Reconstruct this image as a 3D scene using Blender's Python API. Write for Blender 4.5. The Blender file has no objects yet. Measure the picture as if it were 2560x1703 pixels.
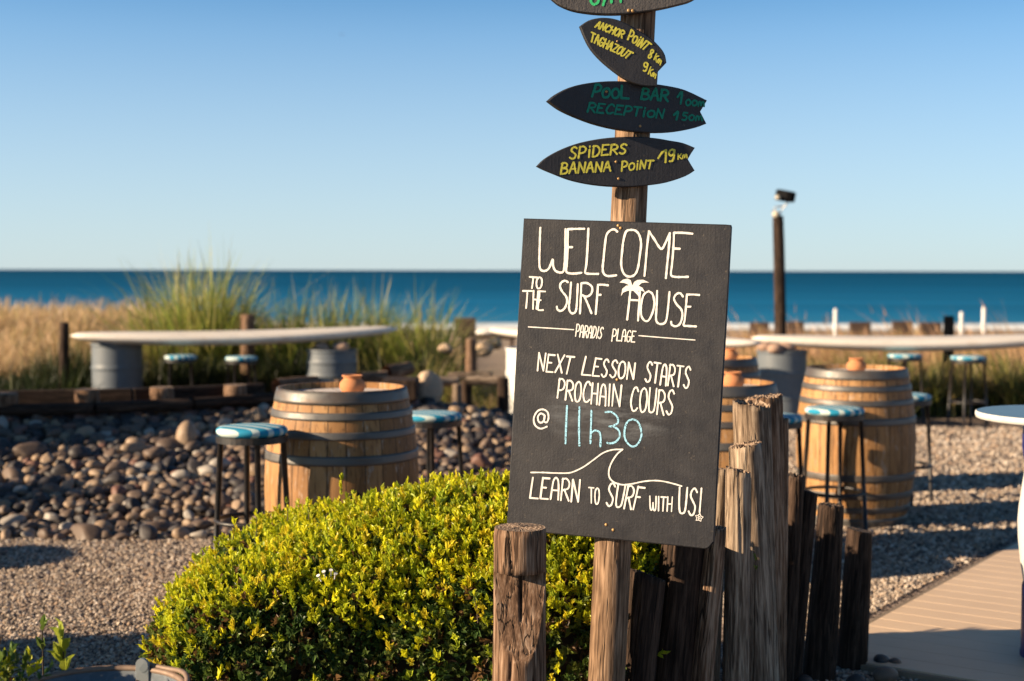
import bpy, math, random
import numpy as np
from mathutils import Vector, Matrix, Quaternion
random.seed(7); rng = np.random.default_rng(7)
SC = bpy.context.scene; COL = SC.collection
R = math.radians

# ------------------------------------------------------------------ camera
F = 2560*50/36.0; CX, CY = 1280.0, 851.5
PITCH = math.atan(175.5/F); ROLL = R(.12)
fw = Vector((0, math.cos(PITCH), -math.sin(PITCH))); r0 = Vector((1, 0, 0)); u0 = r0.cross(fw)
rt = r0*math.cos(ROLL)+u0*math.sin(ROLL); up = rt.cross(fw)
CAMP = Vector((0, 0, 1.5))
cam = bpy.data.cameras.new("camera"); camo = bpy.data.objects.new("camera", cam); COL.objects.link(camo)
M = Matrix((rt, up, -fw)).transposed().to_4x4(); M.translation = CAMP; camo.matrix_world = M
cam.lens = 50; cam.sensor_width = 36; cam.clip_start = .05; cam.clip_end = 60000
cam.dof.use_dof = True; cam.dof.focus_distance = 4.0; cam.dof.aperture_fstop = 2.8
SC.camera = camo
# ------------------------------------------------------------------ sky, sun, exposure
SUN_EL = R(18.5); SA = (-.961, -.276)                       # the sun stands low on the left, a little behind the camera
w = bpy.data.worlds.new("World"); SC.world = w; w.use_nodes = True
nt = w.node_tree; nt.nodes.clear()
sky = nt.nodes.new("ShaderNodeTexSky"); sky.sky_type = 'NISHITA'; sky.sun_disc = False
sky.sun_elevation = SUN_EL; sky.sun_rotation = math.atan2(SA[0], SA[1]); sky.altitude = 0
sky.air_density = 1.0; sky.dust_density = .6; sky.ozone_density = 1.6
tc = nt.nodes.new("ShaderNodeTexCoord"); mp = nt.nodes.new("ShaderNodeMapping"); mp.inputs['Scale'].default_value = (1, 1, 1.9); mp.inputs['Location'].default_value = (0, 0, .065)
vn = nt.nodes.new("ShaderNodeVectorMath"); vn.operation = 'NORMALIZE'
hs = nt.nodes.new("ShaderNodeHueSaturation"); hs.inputs['Saturation'].default_value = 1.18
bg = nt.nodes.new("ShaderNodeBackground"); bg.inputs['Strength'].default_value = .10
ow = nt.nodes.new("ShaderNodeOutputWorld")
nt.links.new(tc.outputs['Generated'], mp.inputs[0]); nt.links.new(mp.outputs[0], vn.inputs[0]); nt.links.new(vn.outputs[0], sky.inputs[0])
tn = nt.nodes.new("ShaderNodeMix"); tn.data_type = 'RGBA'; tn.blend_type = 'MULTIPLY'; tn.inputs[0].default_value = 1; tn.inputs[7].default_value = (.79, 1.035, 1.07, 1)
nt.links.new(sky.outputs[0], hs.inputs['Color']); nt.links.new(hs.outputs[0], tn.inputs[6]); sx = nt.nodes.new("ShaderNodeSeparateXYZ"); rr_ = nt.nodes.new("ShaderNodeValToRGB"); el = rr_.color_ramp.elements   # sky overhead dimmed to weaken the fill light
el[0].position = .16; el[0].color = (1, 1, 1, 1); el[1].position = .50; el[1].color = (.40, .40, .42, 1)
t2 = nt.nodes.new("ShaderNodeMix"); t2.data_type = 'RGBA'; t2.blend_type = 'MULTIPLY'; t2.inputs[0].default_value = 1
nt.links.new(tc.outputs['Generated'], sx.inputs[0]); nt.links.new(sx.outputs[2], rr_.inputs[0]); nt.links.new(tn.outputs[2], t2.inputs[6]); nt.links.new(rr_.outputs[0], t2.inputs[7]); hz_ = nt.nodes.new("ShaderNodeValToRGB"); he = hz_.color_ramp.elements; he[0].position = 0.0; he[0].color = (.9,)*3+(1,); he[1].position = .20; he[1].color = (0, 0, 0, 1); q_ = he.new(.09); q_.color = (.50,)*3+(1,)
t3 = nt.nodes.new("ShaderNodeMix"); t3.data_type = 'RGBA'; t3.inputs[7].default_value = (2.68, 3.02, 3.12, 1)               # sea haze low over the horizon
nt.links.new(sx.outputs[2], hz_.inputs[0]); nt.links.new(hz_.outputs[0], t3.inputs[0]); nt.links.new(t2.outputs[2], t3.inputs[6]); nt.links.new(t3.outputs[2], bg.inputs['Color']); nt.links.new(bg.outputs[0], ow.inputs[0])
sl = bpy.data.lights.new("sun", 'SUN'); sl.energy = 5.0; sl.angle = R(.5); sl.color = (1, .77, .52)
so = bpy.data.objects.new("sun", sl); COL.objects.link(so)
sd = Vector((-SA[0]*math.cos(SUN_EL), -SA[1]*math.cos(SUN_EL), -math.sin(SUN_EL)))
so.rotation_euler = sd.to_track_quat('-Z', 'Y').to_euler()
SC.view_settings.view_transform = 'Standard'; SC.view_settings.look = 'None'; SC.view_settings.gamma = 1
SC.view_settings.exposure = 1.2
try:
    SC.cycles.use_denoising = True; SC.cycles.max_bounces = 6; SC.cycles.diffuse_bounces = 3; SC.cycles.transmission_bounces = 3
except Exception: pass

# ------------------------------------------------------------------ pixel <-> world (photo is 2560 x 1703)
def ray(px, py): return fw + rt*((px-CX)/F) - up*((py-CY)/F)
def at(px, py, Y):
    d = ray(px, py); return CAMP + d*(Y/d.y)
def atz(px, py, z=0.0):
    d = ray(px, py); return CAMP + d*((z-1.5)/d.z)
def onplane(px, py, p0, n):
    d = ray(px, py); return CAMP + d*((p0-CAMP).dot(n)/d.dot(n))
def proj(p):
    d = Vector(p)-CAMP; z = d.dot(fw); return CX+F*d.dot(rt)/z, CY-F*d.dot(up)/z, z

# ------------------------------------------------------------------ mesh helpers
def tag(o, label=None, cat=None, group=None, kind=None):
    if label: o['label'] = label
    if cat: o['category'] = cat
    if group: o['group'] = group
    if kind: o['kind'] = kind
    return o
def empty(name, loc, label, cat, group=None, rz=0):
    o = bpy.data.objects.new(name, None); COL.objects.link(o); o.empty_display_size = .1
    o.location = loc; o.rotation_euler = (0, 0, rz); return tag(o, label, cat, group)
def np_mesh(name, V, Fc, smooth=False, col=None):
    V = np.asarray(V, np.float32); Fc = np.asarray(Fc, np.int32); n, k = Fc.shape
    me = bpy.data.meshes.new(name); me.vertices.add(len(V)); me.vertices.foreach_set('co', V.ravel())
    me.loops.add(n*k); me.loops.foreach_set('vertex_index', Fc.ravel())
    me.polygons.add(n); me.polygons.foreach_set('loop_start', np.arange(0, n*k, k, dtype=np.int32))
    me.polygons.foreach_set('use_smooth', np.full(n, smooth)); me.update(calc_edges=True)
    if col is not None:
        a = me.color_attributes.new('tint', 'FLOAT_COLOR', 'POINT')
        c = np.ones((len(V), 4), np.float32); c[:, :3] = col; a.data.foreach_set('color', c.ravel())
    return me
def link(name, me, mats, parent=None, loc=(0, 0, 0)):
    for m in (mats if isinstance(mats, (list, tuple)) else [mats]): me.materials.append(m)
    o = bpy.data.objects.new(name, me); COL.objects.link(o); o.location = loc
    if parent: o.parent = parent
    return o
class MB:
    def __init__(s): s.V = []; s.F = []; s.S = []; s.I = []
    def add(s, V, Fc, smooth=False, mi=0):
        b = len(s.V); s.V += [tuple(v) for v in V]
        for f in Fc: s.F.append(tuple(i+b for i in f)); s.S.append(smooth); s.I.append(mi)
        return s
    def box(s, c, d, rot=None, mi=0, bev=0.0):
        x, y, z = d[0]/2, d[1]/2, d[2]/2
        if bev:
            b = min(bev, x*.5, y*.5, z*.5); V = []; 
            for zz, q in ((-z, b), (-z+b, 0), (z-b, 0), (z, b)):
                X, Y = x-q, y-q
                V += [(-X+b*(q == 0), -Y, zz), (X-b*(q == 0), -Y, zz), (X, -Y+b*(q == 0), zz), (X, Y-b*(q == 0), zz),
                      (X-b*(q == 0), Y, zz), (-X+b*(q == 0), Y, zz), (-X, Y-b*(q == 0), zz), (-X, -Y+b*(q == 0), zz)]
            Fc = [tuple(range(7, -1, -1)), tuple(range(24, 32))]
            for r_ in range(3):
                for i in range(8): Fc.append((r_*8+i, r_*8+(i+1) % 8, r_*8+8+(i+1) % 8, r_*8+8+i))
        else:
            V = [(sx*x, sy*y, sz*z) for sz in (-1, 1) for sx, sy in ((-1, -1), (1, -1), (1, 1), (-1, 1))]
            Fc = [(3, 2, 1, 0), (4, 5, 6, 7)]+[(i, (i+1) % 4, 4+(i+1) % 4, 4+i) for i in range(4)]
        V = [Vector(v) for v in V]
        if rot is not None: V = [rot @ v for v in V]
        return s.add([v+Vector(c) for v in V], Fc, False, mi)
    def lathe(s, prof, n=40, c=(0, 0, 0), smooth=True, mi=0, cap0=False, cap1=False):
        V = []; 
        for r, z in prof:
            V += [(c[0]+r*math.cos(2*math.pi*i/n), c[1]+r*math.sin(2*math.pi*i/n), c[2]+z) for i in range(n)]
        Fc = [(j*n+i, j*n+(i+1) % n, (j+1)*n+(i+1) % n, (j+1)*n+i) for j in range(len(prof)-1) for i in range(n)]
        s.add(V, Fc, smooth, mi); b = len(s.V)-len(V)
        if cap0: s.F.append(tuple(b+i for i in range(n-1, -1, -1))); s.S.append(False); s.I.append(mi)
        if cap1: s.F.append(tuple(b+(len(prof)-1)*n+i for i in range(n))); s.S.append(False); s.I.append(mi)
        return s
    def tube(s, pts, r, n=8, closed=False, mi=0):
        pts = [Vector(p) for p in pts]; m = len(pts); rs = r if isinstance(r, (list, tuple)) else [r]*m; V = []
        for i, p in enumerate(pts):
            a = pts[(i-1) % m] if (closed or i > 0) else p; b = pts[(i+1) % m] if (closed or i < m-1) else p
            t = (b-a).normalized(); h = Vector((0, 0, 1)) if abs(t.z) < .9 else Vector((0, 1, 0))
            x = t.cross(h).normalized(); y = x.cross(t).normalized()
            V += [p+(x*math.cos(2*math.pi*k/n)+y*math.sin(2*math.pi*k/n))*rs[i] for k in range(n)]
        Fc = [(j*n+k, j*n+(k+1) % n, ((j+1) % m)*n+(k+1) % n, ((j+1) % m)*n+k) for j in range(m if closed else m-1) for k in range(n)]
        s.add(V, Fc, True, mi)
        if not closed:
            b = len(s.V)-len(V)
            s.F.append(tuple(b+k for k in range(n))); s.S.append(False); s.I.append(mi)
            s.F.append(tuple(b+(m-1)*n+k for k in range(n-1, -1, -1))); s.S.append(False); s.I.append(mi)
        return s
    def build(s, name, mats, parent=None, loc=(0, 0, 0)):
        me = bpy.data.meshes.new(name); me.from_pydata([tuple(v) for v in s.V], [], s.F)
        me.polygons.foreach_set('use_smooth', s.S); me.polygons.foreach_set('material_index', s.I); me.update()
        return link(name, me, mats, parent, loc)

# ------------------------------------------------------------------ material helpers
class NT:
    def __init__(s, name):
        s.m = bpy.data.materials.new(name); s.m.use_nodes = True; s.t = s.m.node_tree; s.t.nodes.clear()
        s.out = s.n('ShaderNodeOutputMaterial'); s.b = s.n('ShaderNodeBsdfPrincipled'); s.l(s.b.outputs[0], s.out.inputs[0])
    def n(s, t, **k):
        x = s.t.nodes.new(t)
        for a, v in k.items(): setattr(x, a, v)
        return x
    def l(s, a, b): s.t.links.new(a, b)
    def coord(s, kind='Object', scale=(1, 1, 1)):
        c = s.n('ShaderNodeTexCoord'); m = s.n('ShaderNodeMapping'); m.inputs['Scale'].default_value = scale
        s.l(c.outputs[kind], m.inputs[0]); return m.outputs[0]
    def pos(s, scale=(1, 1, 1)):
        c = s.n('ShaderNodeNewGeometry'); m = s.n('ShaderNodeMapping'); m.inputs['Scale'].default_value = scale
        s.l(c.outputs['Position'], m.inputs[0]); return m.outputs[0]
    def noise(s, v, scale=5, detail=4, rough=.55, dist=0):
        x = s.n('ShaderNodeTexNoise'); x.inputs['Scale'].default_value = scale; x.inputs['Detail'].default_value = detail
        x.inputs['Roughness'].default_value = rough; x.inputs['Distortion'].default_value = dist; s.l(v, x.inputs['Vector']); return x.outputs['Fac']
    def vor(s, v, scale=5, feature='F1', out='Distance'):
        x = s.n('ShaderNodeTexVoronoi'); x.feature = feature; x.inputs['Scale'].default_value = scale; s.l(v, x.inputs['Vector']); return x.outputs[out]
    def ramp(s, f, stops, interp='LINEAR'):
        x = s.n('ShaderNodeValToRGB'); e = x.color_ramp.elements; x.color_ramp.interpolation = interp
        while len(e) > 1: e.remove(e[-1])
        for i, (p, c) in enumerate(stops):
            q = e[0] if i == 0 else e.new(p); q.position = p
            q.color = (c, c, c, 1) if isinstance(c, (int, float)) else (*c, 1)
        s.l(f, x.inputs[0]); return x.outputs[0]
    def mix(s, f, a, b, mode='MIX'):
        x = s.n('ShaderNodeMix', data_type='RGBA', blend_type=mode)
        for k, v in ((0, f), (6, a), (7, b)):
            if hasattr(v, 'links') or hasattr(v, 'is_linked'): s.l(v, x.inputs[k])
            elif isinstance(v, (int, float)): x.inputs[k].default_value = v if k == 0 else (v, v, v, 1)
            else: x.inputs[k].default_value = (*v, 1)
        return x.outputs[2]
    def math(s, op, a, b=None, c=None):
        x = s.n('ShaderNodeMath', operation=op)
        for i, v in enumerate((a, b, c)):
            if v is None: continue
            if isinstance(v, (int, float)): x.inputs[i].default_value = v
            else: s.l(v, x.inputs[i])
        return x.outputs[0]
    def xyz(s, v):
        x = s.n('ShaderNodeSeparateXYZ'); s.l(v, x.inputs[0]); return x.outputs
    def attr(s, name):
        x = s.n('ShaderNodeAttribute'); x.attribute_name = name; return x.outputs['Color']
    def objrand(s): return s.n('ShaderNodeObjectInfo').outputs['Random']
    def set(s, col=None, rough=None, metal=None, spec=None):
        for k, v in (('Base Color', col), ('Roughness', rough), ('Metallic', metal), ('Specular IOR Level', spec)):
            if v is None: continue
            if hasattr(v, 'is_linked'): s.l(v, s.b.inputs[k])
            elif k == 'Base Color': s.b.inputs[k].default_value = (*v, 1)
            else: s.b.inputs[k].default_value = v
        return s
    def bump(s, h, strength=.5, dist=.01):
        x = s.n('ShaderNodeBump'); x.inputs['Strength'].default_value = strength; x.inputs['Distance'].default_value = dist
        s.l(h, x.inputs['Height']); s.l(x.outputs[0], s.b.inputs['Normal']); return s
    def leafy(s, col, trans=.4, rough=.45):
        s.set(col=col, rough=rough, spec=.35)
        t = s.n('ShaderNodeBsdfTranslucent'); s.l(col, t.inputs[0]); mx = s.n('ShaderNodeMixShader'); mx.inputs[0].default_value = trans
        s.l(s.b.outputs[0], mx.inputs[1]); s.l(t.outputs[0], mx.inputs[2]); s.l(mx.outputs[0], s.out.inputs[0]); return s
MT = {}
def wood_mat(name, dark, mid, light, grain=1.0):
    k = NT(name); c = k.coord('Object', (1, 1, .07)); rnd = k.objrand()
    off = k.n('ShaderNodeVectorMath', operation='ADD'); k.l(c, off.inputs[0]); cmb = k.n('ShaderNodeCombineXYZ'); k.l(k.math('MULTIPLY', rnd, 37.0), cmb.inputs[0]); k.l(k.math('MULTIPLY', rnd, 11.0), cmb.inputs[2]); k.l(cmb.outputs[0], off.inputs[1]); v = off.outputs[0]
    n1 = k.noise(v, 34*grain, 6, .62, .3); n2 = k.noise(v, 130*grain, 3, .6); n3 = k.noise(k.coord('Object', (1, 1, .5)), 7, 4)
    fib = k.mix(.5, n1, n2)
    n4 = k.noise(v, 75*grain, 2, .5, .1); col = k.ramp(fib, [(.37, dark), (.49, mid), (.62, light)]); col = k.mix(k.ramp(n4, [(.36, .75), (.42, 0.0)]), col, dark); col = k.mix(k.ramp(k.noise(k.coord('Object', (1, 1, .25)), 13, 4, .6), [(.52, 0.0), (.66, .6)]), col, dark)
    stain = k.ramp(n3, [(.35, .55), (.6, 1.0)])
    col = k.mix(.65, col, stain, 'MULTIPLY')
    cr = k.noise(v, 21*grain, 3, .5, .2); crack = k.ramp(cr, [(.485, 1.0), (.497, .0), (.503, .0), (.515, 1.0)])
    big = k.ramp(k.noise(v, 9, 2), [(.5, 1.0), (.6, 0.0)])
    crack = k.mix(1, crack, big, 'LIGHTEN')
    col = k.mix(1, col, k.mix(.15, crack, (1, 1, 1)), 'MULTIPLY')
    k.set(col=col, rough=.85, spec=.2)
    h = k.mix(.5, k.mix(.5, fib, k.ramp(n4, [(.36, 0.0), (.44, 1.0)])), crack); k.bump(h, 1.0, .010); return k.m
MT['log'] = wood_mat('weathered_log', (.055, .030, .018), (.20, .115, .068), (.42, .29, .20))
MT['logdark'] = wood_mat('dark_log', (.013, .008, .006), (.042, .025, .017), (.105, .066, .046))  # tone lowered so the low right-hand palisade posts carry shade in their colour
MT['loggrey'] = wood_mat('grey_log', (.085, .058, .040), (.26, .19, .135), (.50, .40, .30))
MT['post'] = wood_mat('sign_post_wood', (.075, .043, .026), (.25, .155, .092), (.45, .30, .195))
def endgrain(name, a, b):
    k = NT(name); c = k.coord('Object'); x = k.xyz(c); r = k.math('SQRT', k.math('ADD', k.math('MULTIPLY', x[0], x[0]), k.math('MULTIPLY', x[1], x[1])))
    n = k.noise(c, 14, 3); ring = k.math('SINE', k.math('ADD', k.math('MULTIPLY', r, 520), k.math('MULTIPLY', n, 9)))
    col = k.ramp(k.mix(.4, k.ramp(ring, [(0, 0), (1, 1)]), k.noise(c, 90, 3)), [(.2, a), (.8, b)])
    k.set(col=col, rough=.9); k.bump(k.noise(c, 120, 4), .8, .006); return k.m
MT['end'] = endgrain('log_end_grain', (.14, .09, .06), (.38, .28, .2))
MT['enddark'] = endgrain('log_end_dark', (.03, .02, .015), (.10, .065, .045))
# ------------------------------------------------------------------ terrain
def sstep(a, b, x):
    t = np.clip((np.asarray(x, float)-a)/(b-a), 0, 1); return t*t*(3-2*t)
def ridge(x):
    x = np.asarray(x, float); return np.interp(x, [-9, -5, -1.1, -.3, .35, .8], [.38, .40, .43, .38, .26, 0])
def ridge_y(x): return np.interp(x, [-6, -3.7, -1.8, -1.0, 1.0], [9.6, 9.95, 10.8, 11.1, 11.3])
def bank(x, y):
    x = np.asarray(x, float); y = np.asarray(y, float); ry = ridge_y(x)
    t = np.clip((y-7.75)/(ry-7.75), 0, 1); f = t**.9*sstep(0, .12, t)
    back = 1-sstep(0, .5, y-ry-.1)
    return ridge(x)*f*back
def gz(x, y):
    x = np.asarray(x, float); y = np.asarray(y, float)
    z = .045*sstep(.3, -.6, x)*sstep(5.0, 6.0, y)*(1-sstep(12, 14, y)) + bank(x, y)
    z = z + .42*sstep(16, 20, y)*sstep(-.5, -4.5, x)*(1-sstep(26, 34, y))
    z = z - 3.75*sstep(25, 128, y)
    return z
def build_ground():
    xs = np.concatenate([-np.geomspace(4000, 9, 26), np.arange(-8.5, 6.01, .14), np.geomspace(6.4, 4000, 26)])
    ys = np.concatenate([-np.geomspace(60, 1, 8), np.arange(0, 5, .5), np.arange(5, 14, .14), np.arange(14, 40, .7), np.geomspace(40.5, 180, 26)])
    X, Y = np.meshgrid(xs, ys); Z = gz(X, Y); V = np.stack([X, Y, Z], -1).reshape(-1, 3); nx, ny = len(xs), len(ys)
    I = np.arange(nx*ny).reshape(ny, nx); Fc = np.stack([I[:-1, :-1], I[:-1, 1:], I[1:, 1:], I[1:, :-1]], -1).reshape(-1, 4)
    k = NT('ground_gravel_and_sand'); p = k.pos(); q = k.xyz(p)
    cell = k.vor(p, 62, 'F1', 'Color'); d = k.vor(p, 62, 'F1', 'Distance')
    bw = k.n('ShaderNodeRGBToBW'); k.l(cell, bw.inputs[0])
    stones = k.ramp(bw.outputs[0], [(.2, (.13, .10, .085)), (.5, (.33, .25, .20)), (.85, (.50, .40, .33))])
    gap = k.ramp(d, [(.35, 1.0), (.75, .25)]); grav = k.mix(1, stones, gap, 'MULTIPLY')
    sand = k.mix(k.noise(p, .8, 5), (.30, .225, .16), (.40, .315, .235))
    soil = k.mix(k.noise(p, 9, 5), (.045, .032, .024), (.10, .075, .055))
    far = k.ramp(k.math('DIVIDE', q[1], 100.0), [(.15, 0.0), (.19, 1.0)])
    col = k.mix(far, grav, sand)
    sel = k.math('MULTIPLY', k.ramp(q[0], [(0, 1.0), (.001, 1.0), (.25, 0.0)]), k.ramp(k.math('DIVIDE', q[1], 100.0), [(.0765, 0.0), (.079, 1.0), (.165, 1.0), (.2, 0.0)]))
    col = k.mix(sel, col, soil)
    k.set(col=col, rough=.95, spec=.15)
    inv = k.math('SUBTRACT', 1.0, d); k.bump(k.mix(.3, inv, k.noise(p, 300, 3)), .9, .012)
    o = link('ground', np_mesh('ground', V, Fc, True), k.m); o['kind'] = 'structure'
    o['label'] = 'beige gravel yard running down to the sandy beach'
build_ground()
def build_sea():
    xs = np.concatenate([-np.geomspace(40000, 20, 34), np.linspace(-18, 18, 9), np.geomspace(20, 40000, 34)])
    ys = np.concatenate([np.linspace(100, 200, 30), np.geomspace(205, 40000, 60)])
    X, Y = np.meshgrid(xs, ys); Z = np.full_like(X, -3.2); Z += .16*np.sin(Y*.42+.6*np.sin(X*.03))*np.exp(-((Y-135)/30)**2)
    V = np.stack([X, Y, Z], -1).reshape(-1, 3); nx, ny = len(xs), len(ys)
    I = np.arange(nx*ny).reshape(ny, nx); Fc = np.stack([I[:-1, :-1], I[:-1, 1:], I[1:, 1:], I[1:, :-1]], -1).reshape(-1, 4)
    k = NT('sea_water'); p = k.pos(); y = k.xyz(p)[1]
    t = k.math('LOGARITHM', k.math('DIVIDE', y, 100.0), 10.0)            # 0 at 100 m, 1 at 1 km, 2 at 10 km
    wob = k.math('MULTIPLY', k.math('SUBTRACT', k.noise(k.pos((.0025, .012, 1)), 1, 4), .5), .5)
    tt = k.math('DIVIDE', k.math('ADD', t, wob), 2.4)
    col = k.ramp(tt, [(0, (.06, .27, .42)), (.10, (.010, .15, .31)), (.28, (.0015, .085, .19)), (.55, (.001, .062, .140)), (1, (.001, .048, .112))])
    strk = k.ramp(k.noise(k.pos((.006, .05, 1)), 1, 5, .6), [(.38, .82), (.64, 1.2)])
    col = k.mix(1, col, strk, 'MULTIPLY')
    fn = k.noise(k.pos((.02, .16, 1)), 1, 5, .6); near = k.ramp(k.math('DIVIDE', y, 1000.0), [(.118, 1.0), (.128, .75), (.14, .35), (.21, .18), (.30, 0.0)])
    foam = k.ramp(k.math('ADD', k.math('MULTIPLY', near, .55), k.math('MULTIPLY', fn, .6)), [(.66, 0.0), (.82, 1.0)])
    col = k.mix(foam, col, (.82, .85, .84))
    k.set(col=col, rough=.75, spec=.03)
    k.bump(k.noise(k.pos((.15, .5, 1)), 1, 5), .5, .4)
    o = link('sea', np_mesh('sea', V, Fc, True), k.m); o['kind'] = 'structure'; o['label'] = 'deep teal sea reaching the horizon'
build_sea()

# ------------------------------------------------------------------ boardwalk
def build_boardwalk():
    A = atz(2167, 1564, .03); dx = Vector((.574, .819, 0)); dy = Vector((.83, -.557, 0))
    corner = A-dx*.55; mb = MB(); rot = Matrix((dx, dy, Vector((0, 0, 1)))).transposed().to_4x4().to_3x3()
    wdt = .138; 
    for i in range(46):
        c = corner+dx*(wdt*(i+.5))+dy*2.6; mb.box((c.x, c.y, .012), (wdt-.003, 5.2, .04), rot, 0, .0009)
    e = corner+dx*(wdt*23)-dy*.012; mb.box((e.x, e.y, .005), (wdt*46, .018, .05), rot, 1)
    e = corner-dx*.012+dy*2.6; mb.box((e.x, e.y, .003), (.02, 5.2, .046), rot, 1)
    k = NT('composite_decking'); p = k.pos(); n = k.noise(k.coord('Object', (1, 1, 1)), 2.2, 4)
    x = k.n('ShaderNodeMapping'); x.inputs['Rotation'].default_value = (0, 0, R(34)); x.inputs['Scale'].default_value = (.6, 14, 1); k.l(k.coord('Object'), x.inputs[0])
    g = k.noise(x.outputs[0], 6, 5)
    col = k.mix(g, (.60, .44, .30), (.68, .515, .36)); col = k.mix(.4, col, k.ramp(n, [(.3, .8), (.7, 1.1)]), 'MULTIPLY')
    k.set(col=col, rough=.55, spec=.3); k.bump(g, .25, .003)
    k2 = NT('decking_edge').set(col=(.22, .17, .12), rough=.7)
    o = mb.build('boardwalk', [k.m, k2.m]); o['kind'] = 'structure'; o['label'] = 'beige plank boardwalk crossing the gravel at right'
build_boardwalk()

# ------------------------------------------------------------------ round logs
def frame_from(a, b):
    d = (b-a).normalized(); return Vector((0, 0, 1)).rotation_difference(d)
def log_mesh(L, r0_, r1_, seed, nth=56, nz=44, lump=.05, rough_top=.0, top_tilt=(0, 0), crack=3, notch=None, bend=0.0, flat=0.0, cap_in=.0):
    g = np.random.default_rng(seed); th = np.linspace(0, 2*np.pi, nth, endpoint=False)
    zs = np.linspace(0, L, nz)
    if notch: zs = np.sort(np.concatenate([zs, [notch[1]-.0005, notch[1]+.0005], np.linspace(notch[0], notch[1], 40)]))
    V = []; ph = g.uniform(0, 6.28, 8); am = g.uniform(.3, 1, 8)*lump/np.arange(1, 9)**1.25
    cr = [(g.uniform(0, 6.28), g.uniform(.05, .1), g.uniform(.05, .14), g.uniform(0, .5), g.uniform(.6, 1.1)) for _ in range(crack)]
    wv = g.uniform(0, 6.28, 3)
    for z in zs:
        t = z/L; rr = r0_+(r1_-r0_)*t; q = np.ones(nth)
        for k_ in range(1, 9): q += am[k_-1]*np.cos(k_*th+ph[k_-1]+.7*np.sin(3*t+wv[0]))
        q += .015*np.sin(9*t+wv[1]+2*th)
        for c0, cw, cd, za, zb in cr:
            if za < t < zb:
                dd = np.abs((th-c0-.25*np.sin(5*t+c0)+np.pi) % (2*np.pi)-np.pi); q -= cd*np.exp(-(dd/cw)**2)*min(1, (t-za)*8, (zb-t)*8+.3)
        if t > .985: q *= .97
        x = rr*q*np.cos(th)+bend*math.sin(math.pi*t); y = rr*q*np.sin(th)
        if flat: y = np.maximum(y, -rr*flat)
        if notch and notch[0] <= z <= notch[1]:
            lim = rr*(1.02-(1.02-notch[2])*((z-notch[0])/(notch[1]-notch[0]))**.8); y = np.maximum(y, -lim)
            sl_ = (z-notch[0])/(notch[1]-notch[0]); y = np.where((np.abs(x-.004) < .0035) & (y <= -lim+1e-4) & (sl_ > .42), y+.03*min(1, (sl_-.42)*3+.1), y)
        zz = np.full(nth, z)
        if t == 1.0: zz = zz+top_tilt[0]*x/rr+top_tilt[1]*y/rr+g.normal(0, rough_top, nth)
        V.append(np.stack([x, y, zz], -1))
    nz = len(zs); side = np.concatenate(V); top = V[-1]; caps = []
    cen = top.mean(0)
    for s_ in (.82, .55, .28):
        ring = cen+(top-cen)*s_; ring[:, 2] = L+top_tilt[0]*ring[:, 0]/r1_+top_tilt[1]*ring[:, 1]/r1_-cap_in+g.normal(0, rough_top+.0006, nth); caps.append(ring)
    V = np.concatenate([side]+caps+[cen[None]+np.array([[0, 0, -cap_in]])]); F4 = []
    i = np.arange(nth); j = (i+1) % nth
    for a in range(nz-1): F4.append(np.stack([a*nth+i, a*nth+j, (a+1)*nth+j, (a+1)*nth+i], -1))
    nside = (nz-1)*nth
    for a in range(nz-1, nz+2): F4.append(np.stack([a*nth+i, a*nth+j, (a+1)*nth+j, (a+1)*nth+i], -1))
    faces = [tuple(f) for f in np.concatenate(F4)]; lastb = (nz+2)*nth; ci = len(V)-1
    faces += [(lastb+a, lastb+b, ci) for a, b in zip(i, j)]
    me = bpy.data.meshes.new('log'); me.from_pydata([tuple(v) for v in V], [], faces)
    n = len(faces); sm = np.zeros(n, bool); sm[:nside] = True; mi = np.ones(n, np.int32); mi[:nside] = 0
    me.polygons.foreach_set('use_smooth', sm); me.polygons.foreach_set('material_index', mi); me.update(); return me
def put_log(name, a, b, r0_, r1_, seed, mats, label, cat, group=None, **kw):
    me = log_mesh((b-a).length, r0_, r1_, seed, **kw); o = link(name, me, mats)
    o.location = a; o.rotation_mode = 'QUATERNION'; o.rotation_quaternion = frame_from(a, b); return tag(o, label, cat, group)
def palisade(top, bot, Y, wpx, seed, label, mats=None, wb=None, **kw):
    """top, bot: pixel of the log's axis at its top and lower down; stands in the ground at depth Y"""
    a = at(top[0], top[1], Y); b = at(bot[0], bot[1], Y); d = (b-a)/(b.z-a.z); base = a+d*(-.04-a.z)
    r1_ = wpx/2*Y/F; r0_ = (wb or wpx)*1.12/2*Y/F
    return put_log('log_post', base, a, r0_, r1_, seed, mats or [MT['log'], MT['end']], label, 'log post', 'log posts of the palisade', **kw)
G_PAL = 'log posts of the palisade'
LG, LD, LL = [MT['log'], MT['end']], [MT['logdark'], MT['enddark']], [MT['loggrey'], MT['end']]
def zp(px, py, Y): return at(px, py, Y).z
n_top = zp(1299, 1440, 3.68)+.04; n_bot = zp(1299, 1660, 3.68)+.04
palisade((1299, 1318), (1297, 1700), 3.75, 130, 11, 'thick round log post with a carved notch, leftmost and nearest of the palisade', LG, notch=(n_bot, n_top, .12), crack=2, lump=.02, nth=96)
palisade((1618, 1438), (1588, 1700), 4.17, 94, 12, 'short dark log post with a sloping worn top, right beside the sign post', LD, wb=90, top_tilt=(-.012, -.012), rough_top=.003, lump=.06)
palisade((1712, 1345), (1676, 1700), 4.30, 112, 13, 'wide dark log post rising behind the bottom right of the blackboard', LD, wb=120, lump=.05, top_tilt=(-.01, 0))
palisade((1790, 1318), (1752, 1700), 4.27, 52, 14, 'narrow split log post just right of the blackboard bottom corner', LG, wb=66, lump=.09, crack=4, rough_top=.002)
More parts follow.
